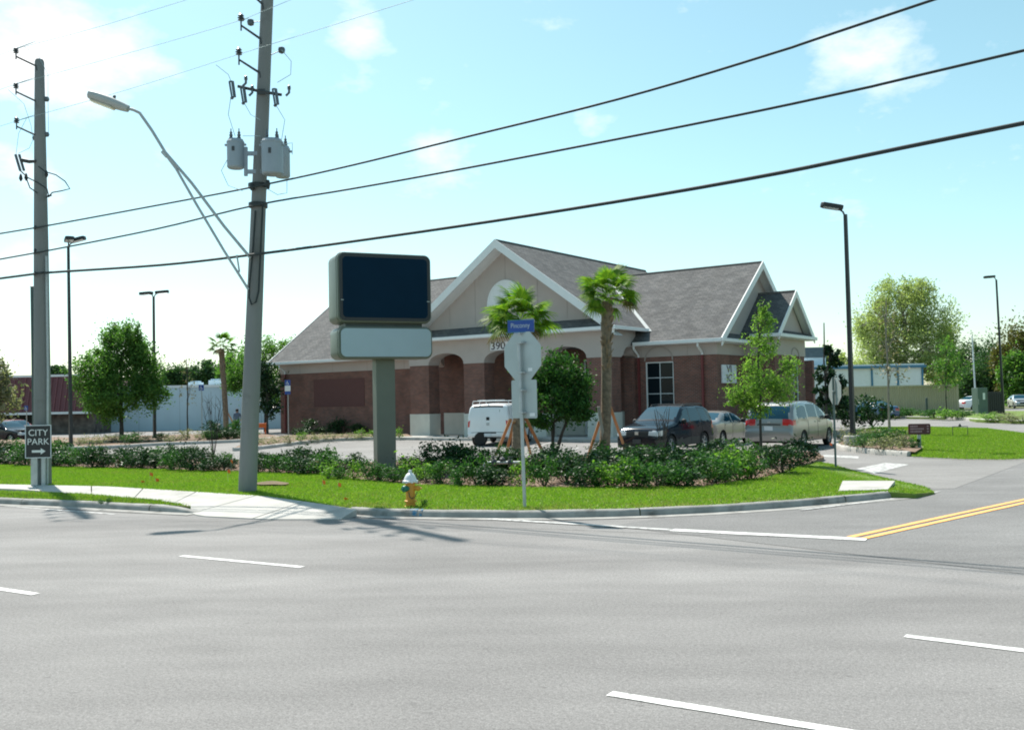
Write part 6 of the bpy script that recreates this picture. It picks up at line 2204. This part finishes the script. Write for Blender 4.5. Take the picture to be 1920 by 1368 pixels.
for px, py, rx, ry, Y, lm, lab in FAR:
    q = D(px, py, Y)
    g = Vector((q.x, Y, 0)); s_ = Y / 1800
    rxm, rym = rx * s_, ry * s_
    L = [(0, 0, q.z, rxm * .8, rxm * .7, rym * .9, int(1900 + rx * ry * 1.2)), (-rxm * .5, .5, q.z - rym * .3, rxm * .55, rxm * .5, rym * .6, 1500), (rxm * .5, -.4, q.z - rym * .25, rxm * .55, rxm * .5, rym * .6, 1500), (0, .3, max(1.2, q.z - rym * .9), rxm * .8, rxm * .6, rym * .5, 1500)]
    make_tree('woodland_tree', lab, g, max(2.0, q.z), .18, L, .2, lm, bark, 'trees in the far background', clumps=28, tight=.2)

# ------------------------------------------------------------------ shrubs
def shrub_meshes(lm, n, leaf, tag_, k=4, flat=.8, clumps=16, tight=.2):
    out = []
    for i in range(k):
        rr = np.random.default_rng(100 + i + hash(tag_) % 7 if False else 100 + i * 3 + len(tag_))
        P, C = clump_points((0, 0, .5), (.5, .5, .46), n, clumps, tight, .35, rr)
        P[:, 2] = np.abs(P[:, 2]) + .02
        V1 = leaf_verts(P, leaf, .6, .42, rr)
        lf = fast_mesh('foliage', V1, 4, lm)
        b = MB()
        for q in C[:9]: b.tube([(0, 0, 0), (q[0] * .5, q[1] * .5, q[2] * .45), tuple(q)], [.016, .011, .005], 4)
        o = b.build('stems', bark_dark); st_ = o.data; bpy.data.objects.remove(o)
        out.append((lf, st_))
    return out


SH = {'dark': shrub_meshes(L_hedge, 1100, .05, 'dark', clumps=22, tight=.2), 'mid': shrub_meshes(L_mid, 950, .05, 'mid_', clumps=22, tight=.2), 'lime': shrub_meshes(L_lime, 420, .06, 'lime_', tight=.22), 'grey': shrub_meshes(L_grey, 420, .05, 'grey__')}
cnt = [0]


def shrub(px, py, w_px, h_px, kind, label, group, z=.12, name='shrub'):
    g = G(px, py, z)
    s_ = g.y / 1800
    e = empty(name, (g.x, g.y, z - .02), random.uniform(0, 6.28), label, 'shrub', group)
    lf, st_ = SH[kind][cnt[0] % 4]
    cnt[0] += 1
    sc = (w_px * s_, w_px * s_ * random.uniform(.9, 1.1), h_px * s_)
    inst('foliage', lf, e, sc=sc)
    inst('stems', st_, e, sc=sc)
    return e


def row(line, step_px, w_px, h_px, kinds, label, group, jit=5, z=.12):
    pts = []
    for (x0, y0), (x1, y1) in zip(line[:-1], line[1:]):
        n = max(1, int(round(abs(x1 - x0) / step_px)))
        for i in range(n): pts.append((x0 + (x1 - x0) * i / n, y0 + (y1 - y0) * i / n))
    for i, (px, py) in enumerate(pts):
        k = random.choice(kinds)
        shrub(px + random.uniform(-jit, jit), py + random.uniform(-2, 1), w_px * random.uniform(.95, 1.55), h_px * random.uniform(.72, 1.35), k, ORD[i] + ' from left, ' + label, group, z)


ORD = ['first', 'second', 'third', 'fourth', 'fifth', 'sixth', 'seventh', 'eighth', 'ninth', 'tenth', 'eleventh', 'twelfth', 'thirteenth', 'fourteenth', 'fifteenth', 'sixteenth', 'seventeenth', 'eighteenth', 'nineteenth', 'twentieth']
row([(-10, 871), (200, 877), (450, 886)], 30, 44, 34, ['dark', 'mid', 'dark'], 'low dark shrub in front hedge row left of tall pole', 'hedge left of the tall pole')
row([(5, 865), (200, 869), (450, 877)], 30, 46, 36, ['dark', 'mid', 'dark'], 'low dark shrub in rear hedge row left of tall pole', 'hedge left of the tall pole')
row([(490, 886), (640, 890)], 26, 46, 36, ['dark', 'mid'], 'low front row shrub between tall pole and pylon sign', 'hedge between pole and pylon sign')
row([(495, 876), (690, 884)], 28, 48, 36, ['dark', 'mid', 'dark'], 'low rear row shrub between tall pole and pylon sign', 'hedge between pole and pylon sign')
row([(620, 898), (690, 902), (760, 906)], 26, 34, 36, ['lime', 'mid'], 'yellow green strappy shrub at the foot of the pylon sign', 'lime shrubs round the pylon sign')
row([(765, 900), (860, 908)], 28, 50, 46, ['mid', 'lime', 'lime'], 'leafy green shrub behind the fire hydrant', 'shrubs behind the hydrant')
row([(770, 886), (900, 892)], 24, 58, 48, ['dark', 'mid'], 'dark green shrub in the hedge left of the stop sign', 'hedge left of the stop sign')
row([(868, 910), (960, 913)], 22, 50, 48, ['mid', 'lime', 'dark'], 'mixed green shrub in the front of the bed near the stop sign', 'front shrubs near the stop sign')
row([(985, 912), (1050, 914)], 30, 40, 44, ['lime', 'mid'], 'light green shrub just right of the stop sign post', 'light shrubs right of the stop sign')
for px, py, w_, h_ in ((1062, 906, 84, 64), (1092, 914, 70, 48)):
    shrub(px, py, w_, h_, 'dark', 'large dark round shrub right of the stop sign' + (', taller' if h_ > 50 else ', lower and nearer'), 'large dark shrubs')
row([(1120, 913), (1200, 913), (1320, 911)], 30, 66, 52, ['dark', 'mid', 'mid', 'lime'], 'glossy green shrub in front row before the parked cars', 'front row before the parked cars')
row([(1335, 906), (1440, 896)], 24, 64, 52, ['mid', 'dark', 'lime'], 'green shrub in the front row below the young elm', 'front row below the young elm')
row([(1110, 892), (1300, 892), (1400, 884)], 28, 70, 46, ['dark', 'mid', 'dark'], 'dark green shrub in the back row before the parked cars', 'back row before the parked cars')
row([(880, 886), (1100, 890)], 26, 60, 42, ['dark', 'mid'], 'dark shrub in the back row behind the stop sign', 'back row behind the stop sign')
for px, py, w_, h_, t_ in ((1466, 888, 78, 60, 'at the right end of the hedge'), (1500, 870, 64, 54, 'at the very right tip of the hedge, by the driveway'), (1436, 876, 54, 42, 'at the foot of the young elm')):
    shrub(px, py, w_, h_, 'dark', 'dark green shrub ' + t_, 'hedge end shrubs')
row([(560, 826), (770, 818)], 18, 24, 14, ['grey', 'lime', 'grey'], 'small grey green plant along the wall of the bank', 'plants along the bank wall', z=ISL)
row([(470, 836), (560, 828)], 18, 26, 16, ['grey'], 'small grey green plant in the island left of the bank', 'plants in the left islands', z=ISL)
row([(150, 834), (300, 828), (480, 820)], 18, 26, 18, ['grey', 'mid', 'grey'], 'small plant in the far planting island under the left tree', 'plants under the left tree', z=ISL)
row([(400, 824), (470, 818)], 22, 38, 30, ['mid', 'dark'], 'green shrub at the foot of the leaning palm', 'shrubs by the leaning palm', z=ISL)
row([(560, 816), (765, 808)], 26, 30, 22, ['dark'], 'dark shrub hugging the brick wall of the bank', 'dark wall shrubs', z=.1)
row([(1580, 826), (1700, 838)], 22, 34, 24, ['grey', 'mid', 'grey'], 'variegated low shrub round the driveway lamp post', 'shrubs round the driveway lamp', z=ISL)
row([(1600, 838), (1690, 846)], 24, 36, 24, ['mid', 'grey'], 'low shrub along the kerb of the driveway island', 'kerb shrubs of the driveway island', z=ISL)
row([(1640, 832), (1725, 842)], 18, 34, 26, ['grey', 'mid'], 'low shrub in front of the maroon direction sign', 'shrubs before the direction sign', z=ISL)
row([(1625, 822), (1715, 828)], 22, 38, 28, ['grey', 'mid'], 'low shrub beside the maroon direction sign', 'shrubs beside the direction sign', z=ISL)
shrub(1636, 800, 80, 62, 'dark', 'round dark bush in front of the blue car', 'island bush', ISL)
shrub(1585, 800, 60, 60, 'dark', 'dark bush at the foot of the magnolia', 'island bush', ISL)
row([(1690, 781), (1825, 785)], 20, 34, 16, ['mid', 'elm' if False else 'lime', 'mid'], 'low plant along the far kerb before the tan fence', 'plants along the far kerb', z=ISL)
row([(1855, 788), (1935, 790)], 20, 36, 16, ['lime', 'grey'], 'low pale plant along the far kerb under the right lamp', 'plants under the far right lamp', z=ISL)
shrub(796, 951, 13, 18, 'mid', 'tuft of weeds at the foot of the hydrant', 'weeds', LAWN_Z, 'weed_tuft')
for px, py, t_ in ((190, 943, 'left'), (205, 941, 'right')):
    shrub(px, py, 14, 10, 'mid', 'small weed tuft on the narrow verge, ' + t_ + ' of two', 'verge weeds', LAWN_Z, 'weed_tuft')

row([(1120, 872), (1420, 866)], 34, 64, 34, ['dark', 'dark', 'mid'], 'dark shrub against the car park edge before the parked cars', 'rear shrubs before the parked cars')

# ------------------------------------------------------------------ person by the warehouse, seen from behind
g = D(445, 810, 66)
pe = empty('person', (g.x, 66, 0), 0, 'person in blue grey shirt seen from behind beside the leaning palm', 'person')
J = {'pel': (0, 0, .95), 'wai': (0, 0, 1.12), 'che': (0, .02, 1.35), 'nec': (0, .0, 1.52), 'hea': (0, .02, 1.62), 'top': (0, .02, 1.74),
     'ls': (-.19, 0, 1.45), 'le': (-.25, .04, 1.17), 'lw': (-.20, .16, .98), 'lh': (-.17, .22, .93), 'rs': (.19, 0, 1.45), 're': (.25, .04, 1.17), 'rw': (.2, .16, .98), 'rh': (.17, .22, .93),
     'lp': (-.10, 0, .90), 'lk': (-.11, .03, .50), 'la': (-.12, -.02, .08), 'lt': (-.13, .14, .03), 'rp': (.10, 0, .90), 'rk': (.11, .0, .50), 'ra': (.12, -.04, .08), 'rt': (.13, .12, .03)}
RAD = {'pel': .15, 'wai': .14, 'che': .165, 'nec': .06, 'hea': .095, 'top': .075, 'ls': .075, 'le': .05, 'lw': .035, 'lh': .04, 'rs': .075, 're': .05, 'rw': .035, 'rh': .04, 'lp': .10, 'lk': .065, 'la': .045, 'lt': .04, 'rp': .10, 'rk': .065, 'ra': .045, 'rt': .04}
E_ = [('pel', 'wai'), ('wai', 'che'), ('che', 'nec'), ('nec', 'hea'), ('hea', 'top'), ('che', 'ls'), ('ls', 'le'), ('le', 'lw'), ('lw', 'lh'), ('che', 'rs'), ('rs', 're'), ('re', 'rw'), ('rw', 'rh'), ('pel', 'lp'), ('lp', 'lk'), ('lk', 'la'), ('la', 'lt'), ('pel', 'rp'), ('rp', 'rk'), ('rk', 'ra'), ('ra', 'rt')]
ks = list(J)
me = bpy.data.meshes.new('body')
me.from_pydata([J[k] for k in ks], [(ks.index(a), ks.index(c)) for a, c in E_], [])
bo = bpy.data.objects.new('body', me); COL.objects.link(bo)
sk = bo.modifiers.new('skin', 'SKIN')
bo.modifiers.new('sub', 'SUBSURF').levels = 2
for i, k in enumerate(ks):
    me.skin_vertices[0].data[i].radius = (RAD[k], RAD[k] * .85)
me.skin_vertices[0].data[0].use_root = True
dg = bpy.context.evaluated_depsgraph_get()
me2 = bpy.data.meshes.new_from_object(bo.evaluated_get(dg))
bpy.data.objects.remove(bo)
shirt = mat('shirt', (.12, .17, .25), .9, .1, 5)
trousers = mat('trousers', (.03, .035, .05), .9, .1, 5)
skin = mat('skin', (.40, .22, .15), .6, .05, 5)
me2.materials.clear()
for m_ in (shirt, trousers, skin): me2.materials.append(m_)
for p in me2.polygons:
    z = p.center.z
    p.material_index = 1 if z < .95 and abs(p.center.x) < .165 else (2 if z > 1.52 or (abs(p.center.x) > .15 and z < 1.08) else 0)
    p.use_smooth = True
link_mesh('body', me2, None, pe)
b = MB(); b.lathe([(.03, 1.58), (.10, 1.62), (.115, 1.68), (.10, 1.75), (.05, 1.79), (.01, 1.795)], 14, Matrix.Translation((0, -.005, 0)) @ Matrix.Diagonal((.95, 1.05, 1, 1))); b.build('hair', mat('hair', (.02, .015, .012), .7), pe, smooth=True)
# orange site barrier beside
g = D(490, 800, 64)
e = empty('site_barrier', (g.x, 64, .05), .2, 'orange plastic barrier at the left corner of the bank', 'barrier')
b = MB(); b.box(-.9, .4, -.05, .05, .45, .75); b.build('rail', orange_plastic, e, bevel=.03)
for x in (-.75, .25):
    b = MB(); b.box(x - .05, x + .05, -.2, .2, 0, .08); b.box(x - .04, x + .04, -.04, .04, .08, .45); b.build('foot', orange_plastic, e)
b = MB(); b.beam((-.6, .2, .1), (-.95, .1, 1.6), .09, .04); b.build('prop', timber, e)
